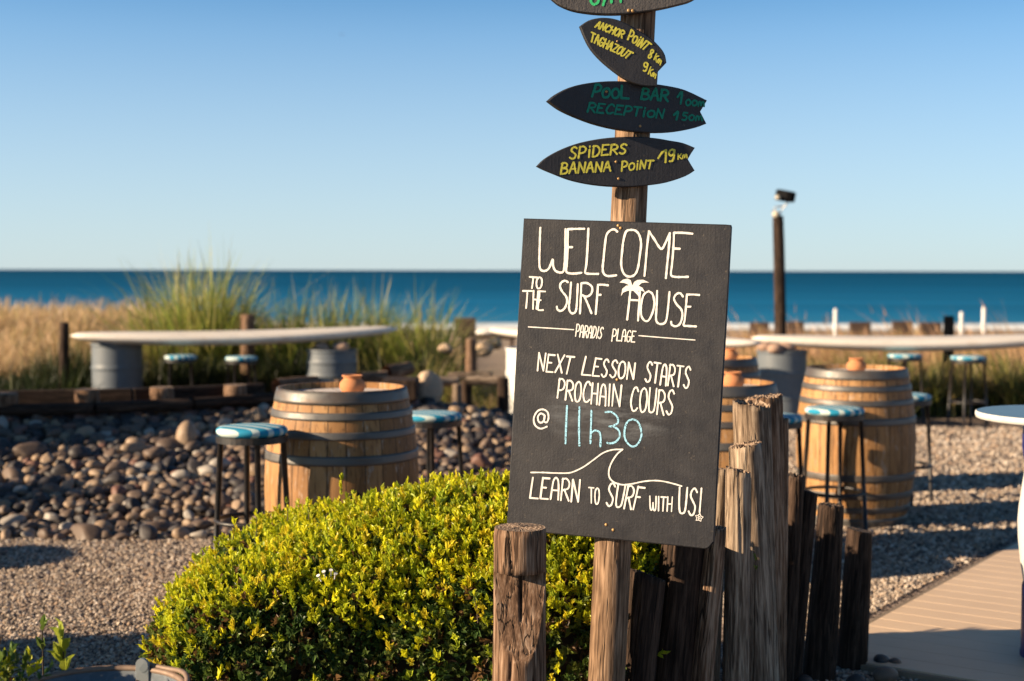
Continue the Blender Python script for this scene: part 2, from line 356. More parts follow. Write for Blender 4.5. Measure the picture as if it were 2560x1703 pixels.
palisade((1803, 1172), (1784, 1600), 4.46, 34, 15, 'thin pale log post half hidden by the blackboard right edge', LL, wb=40, lump=.1)
palisade((1846, 1176), (1840, 1700), 4.38, 64, 16, 'pale topped log post with a knot, lowest of the three stepped beside the blackboard', LL, wb=62, lump=.08, crack=4, top_tilt=(-.01, 0), rough_top=.002)
palisade((1862, 1112), (1880, 1700), 4.52, 84, 17, 'weathered log post stepping up in front of the tallest pair', LL, wb=92, lump=.07, crack=4, top_tilt=(.008, 0), rough_top=.003, bend=.012)
palisade((1880, 1006), (1904, 1600), 4.66, 96, 18, 'tall grey log post with a hollowed rotten top', LL, wb=72, lump=.08, crack=5, rough_top=.004, cap_in=.018, top_tilt=(-.01, .006))
palisade((1910, 992), (1922, 1600), 4.80, 92, 19, 'tallest log post of the palisade, behind the one with a rotten top', LG, wb=74, lump=.06, crack=4, rough_top=.003, top_tilt=(.006, 0))
palisade((1948, 1046), (1936, 1600), 4.86, 46, 20, 'slim straight log post at the right shoulder of the tallest one', LG, wb=60, lump=.06)
palisade((1990, 1190), (1960, 1640), 5.00, 46, 21, 'leaning dark log post, first of the low ones stepping down to the right', LD, wb=50, rough_top=.006)  # from here on the dark wood colour stands in for shade
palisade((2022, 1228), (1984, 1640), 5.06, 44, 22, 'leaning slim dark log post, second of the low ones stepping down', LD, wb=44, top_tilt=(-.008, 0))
palisade((2078, 1262), (2050, 1660), 5.18, 64, 23, 'stout log post with a rounded top, its shade put in the colour, second from the right end', LD, wb=78, rough_top=.002)
palisade((2150, 1325), (2128, 1670), 5.32, 64, 24, 'shortest log post with a waist, its shade put in the colour, at the right end of the palisade', LD, wb=70, top_tilt=(-.006, 0), lump=.05)

# ------------------------------------------------------------------ sign post and boards
def YP(z): return 4.06+.047*(z-.74)
def on_post(px, py):
    p = at(px, py, 4.1)
    for _ in range(3): p = at(px, py, YP(p.z))
    return p
pt = on_post(1594, 40); pb = on_post(1517, 1690); dd = (pt-pb).normalized()
base = pb-dd*((pb.z+.05)/dd.z); top = pt+dd*.42
put_log('sign_post', base, top, .054, .050, 31, [MT['post'], MT['end']], 'slim leaning wooden pole carrying the blackboard and surfboard signs', 'sign post', None, lump=.025, crack=4, nz=80, nth=72)
def post_front(py):
    for z in np.linspace(.3, 2.6, 400):
        t = (z-base.z)/dd.z; p = base+dd*t
        if proj(p)[1] < py: break
    return p+Vector((0, -.054, 0))

def black_paint(name, base_c, bump_s=.5, wear=.0, spec=.35, rough=.5, smudge=False):
    k = NT(name); v = k.coord('Object', (1, 1, 1)); br = k.noise(k.coord('Object', (70, 70, 3)), 2.5, 4, .6); n = k.noise(v, 22, 5, .6); fine = k.noise(v, 160, 3)
    c2 = tuple(x*1.45 for x in base_c)
    col = k.mix(k.ramp(k.mix(.5, n, br), [(.35, 0.0), (.7, 1.0)]), base_c, c2)
    if wear: col = k.mix(k.ramp(k.noise(v, 60, 5, .7), [(.64, 0.0), (.70, wear)]), col, (.30, .24, .17))
    dust = k.ramp(k.noise(v, 3.5, 5, .65), [(.5, 0.0), (.8, .16)]); col = k.mix(dust, col, (.13, .125, .125))
    if smudge:                                                       # wiped chalk round the lesson time
        x = k.xyz(v); ex = k.math('DIVIDE', k.math('ADD', x[0], .02), .20); ez = k.math('DIVIDE', k.math('ADD', x[2], .10), .10); d2 = k.math('ADD', k.math('MULTIPLY', ex, ex), k.math('MULTIPLY', ez, ez))
        mk = k.ramp(d2, [(.2, 1.0), (1.0, 0.0)]); wp = k.ramp(k.noise(k.coord('Object', (5, 5, 22)), 1.6, 5, .65), [(.42, 0.0), (.75, .5)]); col = k.mix(k.math('MULTIPLY', mk, wp), col, (.22, .24, .26))
    k.set(col=col, rough=k.ramp(n, [(.3, rough-.08), (.7, rough+.12)]), spec=spec)
    k.bump(k.mix(.45, k.mix(.5, n, br), fine), bump_s, .004); return k.m
MT['bb'] = black_paint('blackboard_paint', (.0175, .0172, .0198), .35, .2, smudge=True)
MT['sb'] = black_paint('sign_paint_black', (.024, .0235, .027), .4, .2)
MT['sbgrey'] = black_paint('sign_paint_rough', (.075, .068, .064), 1.0, .35)
MT['edge'] = NT('board_edge').set(col=(.012, .011, .012), rough=.6).m
def paint(name, col, chalk=0.0, rough=.6):
    k = NT(name); v = k.coord('Object'); n = k.noise(v, 240 if chalk else 60, 4, .7)
    c = k.mix(k.ramp(n, [(.3, 0.0), (.7, 1.0)]), tuple(x*.82 for x in col), col); k.set(col=c, rough=rough, spec=.25)
    if chalk:
        t = k.n('ShaderNodeBsdfTransparent'); mx = k.n('ShaderNodeMixShader'); k.l(k.ramp(n, [(.40, 0.0), (.47, 1.0)]), mx.inputs[0])
        k.l(t.outputs[0], mx.inputs[1]); k.l(k.b.outputs[0], mx.inputs[2]); k.l(mx.outputs[0], k.out.inputs[0])
    return k.m
MT['white'] = paint('white_paint_marker', (.80, .77, .72)); MT['blue'] = paint('blue_chalk', (.34, .66, .84), 1)
MT['yellow'] = paint('yellow_paint_marker', (.80, .72, .10)); MT['green'] = paint('green_paint_marker', (.01, .26, .17)); MT['green2'] = paint('bright_green_paint', (.06, .62, .22))
MT['smudge'] = None
def panel_obj(name, outline, p0, n, t, mats, parent=None):
    """outline in photo pixels, front face on plane p0/n; extruded away from the camera by t, with a small bevel"""
    n = n.normalized(); pts = [onplane(x, y, p0, n) for x, y in outline]; c = sum(pts, Vector())/len(pts); m = len(pts)
    b = .0025; V = []
    inner = [p+(c-p).normalized()*b*1.3 for p in pts]
    V += [p for p in inner]+[p-n*b for p in pts]+[p-n*t for p in pts]
    Fc = [tuple(range(m))]+[(k, k+m, (k+1) % m+m, (k+1) % m) for k in range(m)]
    side = [(k+m, k+2*m, (k+1) % m+2*m, (k+1) % m+m) for k in range(m)]+[tuple(range(3*m-1, 2*m-1, -1))]
    mb = MB(); mb.add([v-p0 for v in V], Fc); mb.F += side; mb.S += [False]*len(side); mb.I += [1]*len(side)
    o = mb.build(name, mats, parent, p0)
    import bmesh
    bm = bmesh.new(); bm.from_mesh(o.data); bmesh.ops.recalc_face_normals(bm, faces=bm.faces); bm.to_mesh(o.data); bm.free(); return o
def smooth_poly(pts, closed=False, step=6):
    pts = [np.array(p, float) for p in pts]; n = len(pts); out = []
    if n < 3: return pts
    rngi = range(n if closed else n-1)
    for i in rngi:
        p1, p2 = pts[i], pts[(i+1) % n]; p0 = pts[i-1] if (closed or i > 0) else p1; p3 = pts[(i+2) % n] if (closed or i < n-2) else p2
        for k in range(step):
            t = k/step; out.append(.5*((2*p1)+(-p0+p2)*t+(2*p0-5*p1+4*p2-p3)*t*t+(-p0+3*p1-3*p2+p3)*t**3))
    if not closed: out.append(pts[-1])
    return out
class Ink:
    """strokes given in photo pixels, laid as thin raised paint on a board's plane"""
    def __init__(s, p0, n, lift=.0012): s.p0 = p0; s.n = n.normalized(); s.lift = lift; s.mb = MB()
    def P(s, q): return onplane(q[0], q[1], s.p0, s.n)+s.n*s.lift*(1+.25*random.random())-s.p0
    def stroke(s, pts, wpx, jit=.17):
        pts = [np.array(p, float) for p in pts]; m = len(pts)
        if m < 2: return
        L = []; Rr = []
        for i, p in enumerate(pts):
            a = pts[max(0, i-1)]; b = pts[min(m-1, i+1)]; t = b-a; t = t/(np.linalg.norm(t)+1e-9); nn = np.array([-t[1], t[0]])
            hw = wpx/2*(1+jit*random.uniform(-1, 1)); L.append(p+nn*hw); Rr.append(p-nn*hw)
        def cap(p, t, hw): return [p+t*hw*math.cos(a)+np.array([-t[1], t[0]])*hw*math.sin(a) for a in np.linspace(-1.57, 1.57, 7)[1:-1]]
        t1 = pts[-1]-pts[-2]; t1 = t1/(np.linalg.norm(t1)+1e-9); t0 = pts[0]-pts[1]; t0 = t0/(np.linalg.norm(t0)+1e-9)
        V = [s.P(q) for q in L+Rr]; Fc = [(i, m+i, m+i+1, i+1) for i in range(m-1)]
        c1 = cap(pts[-1], t1, wpx/2); V += [s.P(q) for q in c1]; Fc.append((m-1, 2*m-1)+tuple(2*m+k for k in range(len(c1))))
        c0 = cap(pts[0], t0, wpx/2); k0 = len(V); V += [s.P(q) for q in c0]; Fc.append((m, 0)+tuple(k0+k for k in range(len(c0))))
        s.mb.add(V, Fc)
    def fill(s, poly):
        c = sum(np.array(p, float) for p in poly)/len(poly); V = [s.P(q) for q in poly]; s.mb.add(V, [tuple(range(len(V)))])
    def build(s, name, mat, parent):
        o = s.mb.build(name, mat); o.location = s.p0
        import bmesh
        bm = bmesh.new(); bm.from_mesh(o.data)
        for f in bm.faces:
            f.normal_update()
            if f.normal.dot(s.n) < 0: f.normal_flip()
        bm.to_mesh(o.data); bm.free()
        if parent: o.parent = parent; o.location = s.p0-parent.location
        return o
def C(pts, **k): return smooth_poly(pts, **k)
FONT = {   # handwritten capitals in a unit box, y up
 'A': [[(0, 0), (.22, .55), (.42, .97), (.55, .97), (.72, .5), (.95, 0)], [(.18, .4), (.82, .4)]],
 'A2': [[(.02, 0), (.1, .5), (.2, .85), (.45, 1), (.75, .88), (.88, .5), (.92, 0)], [(.08, .42), (.9, .42)]],
 'B': [[(.12, 1), (.06, .5), (.02, 0)], [(.02, .92), (.45, 1), (.8, .85), (.7, .6), (.2, .5)], [(.2, .5), (.75, .45), (.95, .22), (.65, .02), (.02, .02)]],
 'C': [[(.95, .84), (.7, 1), (.35, .92), (.1, .6), (.05, .3), (.3, .03), (.65, .02), (.95, .14)]],
 'D': [[(.12, 1), (.08, .5), (.05, 0)], [(.02, .95), (.5, .97), (.9, .7), (.92, .35), (.55, .04), (.05, .02)]],
 'E': [[(.12, 1), (.07, .5), (.04, .02)], [(.10, .98), (.92, .98)], [(.08, .54), (.6, .54)], [(.04, .02), (.92, .02)]],
 'F': [[(.12, 1), (.08, .5), (.02, 0)], [(.12, .97), (.95, .97)], [(.08, .55), (.6, .55)]],
 'G': [[(.92, .85), (.6, 1), (.22, .85), (.04, .45), (.2, .08), (.6, .02), (.9, .2), (.9, .45)], [(.5, .45), (.98, .45)]],
 'H': [[(.06, 1), (.04, 0)], [(.92, 1), (.9, 0)], [(.05, .5), (.9, .52)]],
 'I': [[(.5, 1), (.5, 0)]],
 'i': [[(.5, .68), (.5, 0)], [(.5, .93), (.53, .98)]],
 'K': [[(.1, 1), (.05, 0)], [(.9, .95), (.1, .45)], [(.25, .52), (.95, 0)]],
 'L': [[(.12, 1), (.06, .45), (.03, .03)], [(.03, .03), (.95, .03)]],
 'm': [[(.02, 0), (.06, .55), (.3, .65), (.42, .1)], [(.42, .1), (.55, .6), (.78, .62), (.92, 0)]],
 'N': [[(.04, 0), (.1, 1)], [(.1, 1), (.85, .02)], [(.85, .02), (.95, 1)]],
 'O': [[(.5, 1), (.15, .85), (.03, .45), (.2, .08), (.5, 0), (.85, .15), (.97, .55), (.82, .9), (.5, 1)]],
 'o': [[(.5, .75), (.15, .62), (.03, .35), (.2, .06), (.5, 0), (.85, .12), (.97, .42), (.82, .68), (.5, .75)]],
 'P': [[(.12, 1), (.07, .5), (.02, 0)], [(.05, .92), (.5, 1), (.92, .82), (.85, .55), (.5, .42), (.1, .42)]],
 'R': [[(.1, 1), (.06, .5), (.02, 0)], [(.05, .95), (.5, 1), (.9, .82), (.8, .56), (.15, .46)], [(.35, .5), (.65, .25), (.95, 0)]],
 'S': [[(.92, .86), (.62, 1), (.28, .9), (.2, .7), (.5, .52), (.82, .33), (.72, .08), (.38, 0), (.05, .13)]],
 'T': [[(0, .97), (1, .97)], [(.5, .97), (.46, .5), (.42, 0)]],
 'U': [[(.06, 1), (.04, .4), (.15, .06), (.45, 0), (.78, .1), (.9, .45), (.95, 1)]],
 'W': [[(.03, 1), (.05, .25), (.2, .02), (.42, .15), (.5, .55)], [(.5, .55), (.55, .12), (.75, 0), (.92, .2), (.97, 1)]],
 'X': [[(.05, 1), (.95, 0)], [(.92, 1), (.03, 0)]],
 'Z': [[(.05, .97), (.92, .97)], [(.92, .97), (.05, .03)], [(.05, .03), (.97, .03)]],
 '8': [[(.5, .52), (.2, .7), (.25, .95), (.6, 1), (.8, .8), (.5, .52), (.15, .25), (.3, .02), (.65, .02), (.82, .25), (.5, .52)]],
 '9': [[(.85, .8), (.6, 1), (.2, .88), (.15, .6), (.5, .48), (.85, .7)], [(.88, .95), (.85, .4), (.65, .05), (.25, .02)]],
 '5': [[(.92, .98), (.3, .97)], [(.3, .97), (.2, .58), (.6, .6), (.88, .35), (.6, .02), (.1, .05)]],
 '0': [[(.5, .8), (.15, .6), (.05, .35), (.25, .04), (.6, .03), (.92, .3), (.85, .65), (.5, .8)]],
 '1': [[(.0, .55), (.6, 1), (.45, 0)]],
}
STRAIGHT = set('EFHKLNTXZiI')
def word(ink, text, quad, T, wpx, xs=None):
    """quad: tl, tr, br, bl in zoom pixels; xs: [(l, r)] fractions of the width per letter; T: zoom -> photo pixels"""
    tl, tr, br, bl = [np.array(q, float) for q in quad]; n = len(text)
    if xs is None:
        wt = [.45 if c in 'Ii1' else (1.25 if c in 'WMm' else 1) for c in text]; tot = sum(wt)+.22*(n-1); x = 0; xs = []
        for w_ in wt: xs.append((x/tot, (x+w_)/tot)); x += w_+.22
    for c, (l, r) in zip(text, xs):
        dyj = random.uniform(-.03, .03)
        for st in FONT['A2' if (c == 'A' and ink_round[0]) else c]:
            pts = []
            for u, v in st:
                u2 = l+(r-l)*u; v2 = v+dyj; p = (1-v2)*(tl+(tr-tl)*u2)+v2*(tl+(tr-tl)*u2)
                p = (bl+(br-bl)*u2)*(1-v2)+(tl+(tr-tl)*u2)*v2; pts.append(T(p))
            ink.stroke(C(pts, step=5) if (c not in STRAIGHT and len(pts) > 2) else pts, wpx)
ink_round = [False]
def fr(a, b, spans): return [((l-a)/(b-a), (r-a)/(b-a)) for l, r in spans]

# --- blackboard
BL = [Vector((.03288, 4.12063, 1.64998)), Vector((.60581, 3.94391, 1.62710)), Vector((.55765, 3.90398, .72929)), Vector((-.01528, 4.08069, .75216))]
bb_n = (BL[1]-BL[0]).cross(BL[0]-BL[3]).normalized()
if bb_n.y > 0: bb_n = -bb_n
T5 = lambda p: (1260+p[0]/3.5633, 520+p[1]/3.5633); T6 = lambda p: (1240+p[0]/2.9033, 860+p[1]/2.9033); T4 = lambda p: (1300+p[0]/3.2661, p[1]/3.2661)
oc = [(1309, 546), (1420, 549.3), (1600, 555), (1815, 561.3), (1827, 562.5), (1828.3, 568), (1818, 760), (1800, 1070), (1785.5, 1335), (1784, 1356), (1776, 1365), (1771, 1371), (1762, 1372.8), (1700, 1366), (1500, 1346), (1290, 1325.5), (1266.5, 1322), (1267, 1310), (1285, 980), (1300, 700)]
BP0 = (BL[0]+BL[1]+BL[2]+BL[3])/4
bb = empty('blackboard', BP0, 'large black painted board with white welcome lettering screwed to the leaning post', 'sign board')
o = panel_obj('board', oc, BP0, bb_n, .016, [MT['bb'], MT['edge']]); o.parent = bb; o.location = (0, 0, 0)
def strokes(ink, T, lst, wpx):
    for s_ in lst: ink.stroke(C([T(p) for p in s_], step=5), wpx)
i1 = Ink(BP0, bb_n)
strokes(i1, T5, [
 [(325,178),(320,300),(316,480),(325,545),(360,562),(400,540),(430,470),(437,462),(440,520),(460,560),(500,576),(530,565),(541,500),(548,350),(549,190)],
 [(570,190),(568,350),(560,500),(556,565),(580,582),(630,585),(690,578)], [(570,190),(640,187),(716,186)], [(566,350),(608,350)],
 [(753,185),(745,350),(735,500),(724,570),(740,585),(790,588),(840,588)],
 [(1010,212),(985,192),(950,200),(915,240),(900,330),(888,450),(880,540),(890,585),(920,606),(960,606),(1000,600)],
 [(1130,196),(1090,210),(1065,290),(1052,400),(1045,500),(1060,570),(1090,605),(1130,612),(1170,590),(1195,530),(1210,430),(1222,320),(1205,240),(1170,202),(1130,196)],
 [(1252,605),(1262,500),(1275,350),(1292,208)], [(1292,208),(1340,280),(1400,365),(1440,310),(1478,225)], [(1478,225),(1470,350),(1455,500),(1443,625)],
 [(1515,222),(1510,350),(1498,500),(1488,590),(1510,612),(1570,616),(1640,614)], [(1515,222),(1590,222),(1678,230)], [(1510,362),(1566,364)]], 5.3)
i1.build('white_lettering', MT['white'], bb); i1 = Ink(BP0, bb_n)
strokes(i1, T5, [
 [(230,615),(300,620)], [(262,618),(258,660),(250,715)], [(315,618),(295,640),(290,680),(298,712),(315,718),(332,700),(340,655),(332,625),(315,618)],
 [(170,740),(250,740)], [(210,742),(206,810),(198,892)], [(265,738),(262,810),(260,900)], [(263,815),(300,818)], [(305,742),(298,830),(290,900)],
 [(318,745),(312,830),(305,905),(350,910)], [(316,742),(368,745)], [(312,822),(328,822)]], 4.2)
strokes(i1, T5, [
 [(570,662),(545,648),(512,665),(500,700),(520,745),(555,790),(562,840),(540,895),(505,918),(478,905),(472,880)],
 [(598,665),(590,780),(580,880),(590,925),(615,940),(640,920),(650,850),(658,680)],
 [(690,672),(685,800),(678,940)], [(690,672),(740,670),(785,705),(780,760),(740,790),(692,775)], [(715,785),(745,850),(780,938)],
 [(838,685),(830,800),(818,945)], [(838,685),(880,684),(928,690)], [(832,775),(862,774)],
 [(1126,740),(1115,850),(1098,995)], [(1213,745),(1205,850),(1195,1003)], [(1120,820),(1200,824)],
 [(1290,742),(1245,775),(1222,870),(1225,960),(1255,1005),(1290,1000),(1325,930),(1340,850),(1325,770),(1290,742)],
 [(1365,740),(1360,880),(1355,980),(1365,1020),(1400,1035),(1440,1015),(1458,930),(1475,750)],
 [(1595,790),(1570,760),(1535,770),(1515,810),(1540,860),(1580,905),(1590,960),(1570,1030),(1530,1055),(1495,1040),(1490,1015)],
 [(1630,772),(1622,880),(1610,1000),(1600,1045),(1640,1052),(1712,1056)], [(1630,772),(1690,772),(1740,776)], [(1620,880),(1662,880)]], 5.0)
i1.build('white_lettering', MT['white'], bb); i1 = Ink(BP0, bb_n)
strokes(i1, T5, [[(218,1060),(420,1072),(622,1085)], [(1203,1138),(1450,1158),(1702,1177)]], 2.6)
ink_round[0] = True
word(i1, 'PARADIS', [(648,1038),(892,1066),(868,1166),(638,1146)], T5, 2.9)
word(i1, 'PLAGE', [(972,1076),(1180,1096),(1168,1194),(960,1185)], T5, 2.9)
i1.build('white_lettering', MT['white'], bb); i1 = Ink(BP0, bb_n)
word(i1, 'NEXT', [(308,66),(572,88),(545,215),(300,195)], T6, 4.2)
word(i1, 'LESSON', [(640,94),(1014,140),(1006,258),(615,230)], T6, 4.2, fr(615, 1014, [(620,690),(700,755),(765,812),(828,880),(888,942),(955,1014)]))
word(i1, 'STARTS', [(1095,128),(1418,170),(1404,328),(1080,275)], T6, 4.2)
word(i1, 'PROCHAIN', [(455,254),(918,304),(910,462),(443,394)], T6, 4.2, fr(443, 918, [(445,495),(505,560),(570,618),(632,685),(694,742),(755,805),(815,835),(848,915)]))
word(i1, 'COURS', [(985,310),(1300,342),(1285,522),(975,482)], T6, 4.2)
i1.build('white_lettering', MT['white'], bb); i1 = Ink(BP0, bb_n)
word(i1, 'LEARN', [(262,966),(614,984),(606,1146),(246,1118)], T6, 4.4)
word(i1, 'TO', [(675,1042),(754,1048),(748,1166),(680,1156)], T6, 3.6)
word(i1, 'SURF', [(815,1008),(1085,1038),(1050,1204),(798,1176)], T6, 4.4)
word(i1, 'WITH', [(1116,1102),(1284,1110),(1278,1214),(1118,1205)], T6, 3.4)
word(i1, 'US', [(1330,1046),(1468,1052),(1450,1252),(1326,1230)], T6, 4.4)
strokes(i1, T6, [[(1492,1048),(1485,1140),(1478,1222)], [(350,515),(325,505),(305,530),(312,565),(335,570),(352,545),(354,515),(350,558),(368,570),(382,540),(375,495),(340,475),(300,490),(275,540),(285,590),(325,615),(370,600)]], 4.2)
star = [(1475+(30 if k % 2 == 0 else 17)*math.sin(k*math.pi/5+.2), 1260-(30 if k % 2 == 0 else 17)*math.cos(k*math.pi/5+.2)) for k in range(11)]
i1.stroke([T6(p) for p in star], 2.4); i1.stroke([T6((1475+8*math.cos(a), 1260+8*math.sin(a))) for a in np.linspace(0, 6.28, 10)], 2.0)
i1.build('white_lettering', MT['white'], bb)
i2 = Ink(BP0, bb_n)
for poly in ([(1030,665),(1060,640),(1100,630),(1130,645),(1140,680),(1150,705),(1120,700),(1100,680),(1070,668)], [(1140,700),(1160,660),(1190,642),(1240,640),(1295,666),(1260,664),(1225,670),(1205,690),(1185,712)],
             [(1150,690),(1090,692),(1055,720),(1043,788),(1062,755),(1085,745),(1105,738),(1150,738)], [(1150,690),(1200,695),(1235,712),(1256,750),(1230,738),(1195,738),(1150,740)], [(1150,735),(1190,735),(1215,760),(1205,800),(1190,775)]):
    i2.fill([T5(p) for p in poly])
i2.build('palm_tree_drawing', MT['white'], bb)
i3 = Ink(BP0, bb_n, .0009)
strokes(i3, T6, [[(516,450),(510,580),(505,722)], [(606,460),(603,600),(606,738)], [(693,485),(690,600),(686,720)], [(688,648),(720,628),(750,640),(760,680),(757,745)],
 [(795,495),(840,495),(880,530),(885,570),(850,595),(820,600)], [(850,598),(890,625),(898,670),(870,710),(830,722),(808,718)],
 [(990,547),(955,565),(935,620),(935,680),(960,725),(995,745),(1030,725),(1055,670),(1050,610),(1025,560),(990,547)]], 4.6)
i3.build('blue_chalk_time', MT['blue'], bb)
i4 = Ink(BP0, bb_n)
strokes(i4, T6, [[(255,933),(340,933),(430,937),(520,937),(570,925),(640,890),(710,840),(780,790),(850,768),(920,766)], [(920,766),(880,800),(840,860),(820,920),(825,970),(860,1005),(920,1022),(990,1015),(1060,1000),(1130,992),(1200,995),(1280,1012),(1348,1032)]], 3.6)
i4.build('wave_drawing', MT['white'], bb)
MT['brass'] = NT('rusty_brass').set(col=(.42, .25, .10), rough=.5, metal=.4).m
def screws(parent, p0, n, pts, r=.0045):
    for x, y in pts:
        p = onplane(x, y, p0, n); mb = MB(); mb.lathe([(.0, .0025), (r*.6, .0024), (r, .001), (r, -.002)], 10)
        o = mb.build('screw', MT['brass'], parent); o.location = p-parent.location; o.rotation_mode = 'QUATERNION'; o.rotation_quaternion = Vector((0, 0, 1)).rotation_difference(n)
screws(bb, BP0, bb_n, [T5((1018,158)), T5((1040,180)), T6((880,260)), T6((800,1312)), T6((851,1350))])

# --- surfboard-shaped signs
def surf_sign(outline, pc, yaw, mats, label, t=.018, tilt=0.0, fwd=.0):
    n = Vector((math.sin(yaw)*math.cos(tilt), -math.cos(yaw)*math.cos(tilt), math.sin(tilt))); cen = post_front(pc); p0 = cen+n*(t+fwd)
    root = empty('surfboard_sign', p0, label, 'sign', 'surfboard shaped signs on the post')
    o = panel_obj('board', [T4(p) for p in C(outline, closed=False, step=3)], p0, n, t, mats); o.parent = root; o.location = (0, 0, 0); return root, p0, n
SB = [MT['sb'], MT['edge']]
sp = [(1432,1205),(1372,1300),(1428,1393)]
out = C([(1428,1393),(1350,1440),(1200,1490),(1050,1513),(900,1526),(720,1523),(550,1503),(400,1468),(270,1418),(190,1385),(137,1358)], step=3)+C([(137,1358),(200,1297),(310,1232),(450,1177),(600,1142),(760,1122),(940,1117),(1100,1127),(1220,1147),(1330,1167),(1430,1207)], step=3)[1:]+[np.array((1400,1252)), np.array((1372,1300)), np.array((1400,1348))]
def surf_sign2(outl, *a, **k):
    global C_; root = None
    yaw = a[1]; pc = a[0]
    return surf_sign([tuple(p) for p in outl], pc, yaw, a[2], a[3], **k)
_C = C
def surf_sign(outline, pc, yaw, mats, label, t=.018, tilt=0.0, fwd=.0):
    n = Vector((math.sin(yaw)*math.cos(tilt), -math.cos(yaw)*math.cos(tilt), math.sin(tilt))); cen = post_front(pc); p0 = cen+n*(t+fwd)
    root = empty('surfboard_sign', p0, label, 'sign', 'surfboard shaped signs on the post')
    o = panel_obj('board', [T4(p) for p in outline], p0, n, t, mats); o.parent = root; o.location = (0, 0, 0); return root, p0, n
root, p0, n = surf_sign2(out, 405, R(8), SB, 'black surfboard shaped sign with yellow SPIDERS and BANANA POINT lettering')
ik = Ink(p0, n); ink_round[0] = False
word(ik, 'SPiDERS', [(410,1203),(875,1174),(868,1252),(402,1300)], T4, 4.6); word(ik, 'BANANA', [(340,1332),(745,1322),(740,1396),(330,1422)], T4, 4.6)
word(ik, 'PoiNT', [(830,1318),(1092,1308),(1080,1372),(828,1398)], T4, 4.4)
strokes(ik, T4, [[(1128,1292),(1160,1245),(1192,1226)], [(1192,1226),(1190,1270),(1187,1326)]], 5); word(ik, '9', [(1210,1225),(1268,1222),(1262,1318),(1206,1322)], T4, 4.8)
word(ik, 'Km', [(1288,1258),(1368,1246),(1366,1290),(1288,1302)], T4, 3.2)
ik.build('yellow_lettering', MT['yellow'], root); screws(root, p0, n, [T4((785,1322)), T4((806,1460))], .004)
out = C([(1525,1010),(1430,1045),(1280,1075),(1120,1085),(950,1078),(780,1055),(600,1010),(430,945),(320,890),(232,825)], step=3)+C([(232,825),(300,770),(420,710),(560,678),(720,663),(880,665),(1050,680),(1200,700),(1350,735),(1530,820)], step=3)[1:]+[np.array((1475,912))]
root, p0, n = surf_sign2(out, 268, R(22), SB, 'black surfboard shaped sign with dark green POOL BAR and RECEPTION lettering')
ik = Ink(p0, n)
word(ik, 'PooL', [(612,690),(880,708),(888,812),(585,788)], T4, 6.2); word(ik, 'BAR', [(1000,722),(1215,735),(1208,828),(985,810)], T4, 6.0)
word(ik, '1', [(1285,752),(1345,752),(1340,850),(1285,846)], T4, 5.5); word(ik, '00m', [(1352,795),(1512,822),(1505,872),(1350,860)], T4, 4.6)
word(ik, 'RECEPTioN', [(565,838),(1180,895),(1168,966),(548,914)], T4, 5.2)
word(ik, '1', [(1256,912),(1312,912),(1300,980),(1254,976)], T4, 5.2); word(ik, '50m', [(1322,918),(1495,935),(1490,985),(1318,982)], T4, 4.6)
ik.build('green_lettering', MT['green'], root); screws(root, p0, n, [T4((705,748)), T4((980,1030))], .004)
out = C([(1120,705),(1040,705),(960,690),(860,645),(760,575),(660,490),(580,400),(530,310),(490,212)], step=3)+C([(490,212),(560,167),(640,147),(700,145),(770,154),(850,182),(960,242),(1070,312),(1150,392),(1185,450),(1197,512)], step=3)[1:]+[np.array((1128,585))]
root, p0, n = surf_sign2(out, 125, R(6), SB, 'tilted black surfboard shaped sign with yellow ANCHOR POINT and TAGHAZOUT lettering', t=.02, fwd=.030)
ik = Ink(p0, n)
word(ik, 'ANCHOR', [(638,176),(862,258),(832,312),(612,222)], T4, 4.2); word(ik, 'PoiNT', [(905,243),(1072,362),(1020,412),(878,326)], T4, 4.2)
word(ik, 'TAGHAZOUT', [(585,262),(925,432),(880,480),(572,336)], T4, 4.2)
word(ik, '8', [(1068,400),(1100,418),(1068,482),(1040,466)], T4, 4.0); word(ik, 'Km', [(1112,436),(1168,488),(1145,532),(1092,486)], T4, 3.4)
word(ik, '9', [(1012,502),(1050,522),(1034,590),(998,574)], T4, 4.0); word(ik, 'Km', [(1065,545),(1122,602),(1105,640),(1045,604)], T4, 3.4)
ik.build('yellow_lettering', MT['yellow'], root); screws(root, p0, n, [T4((795,338))], .003)
out = C([(1560,-100),(1410,0),(1300,35),(1150,70),(1000,95),(850,113),(700,116),(560,106),(430,83),(330,43),(270,0),(130,-125)], step=3)+C([(130,-125),(280,-260),(500,-340),(760,-370),(1050,-350),(1300,-300),(1570,-220)], step=3)[1:]+[np.array((1510,-160))]
root, p0, n = surf_sign2(out, -40, R(2), [MT['sbgrey'], MT['edge']], 'rough dark grey surfboard shaped sign cut off at the top, with bright green writing', t=.022, tilt=R(3), fwd=.004)
ik = Ink(p0, n); T4b = lambda p: (1360+p[0]/5.8925, p[1]/5.8925)
strokes(ik, T4b, [[(830,-150),(760,-170),(700,-100),(688,0),(700,45),(740,68),(785,45),(802,0),(760,-30)], [(940,-150),(905,-40),(868,78)], [(1010,-150),(1000,-60),(990,38)], [(1010,-150),(1065,-60),(1120,-150)], [(1120,-150),(1125,-60),(1128,30)]], 6.2)
ik.build('green_lettering', MT['green2'], root); screws(root, p0, n, [T4b((1250,155)), T4b((1308,160))], .005)

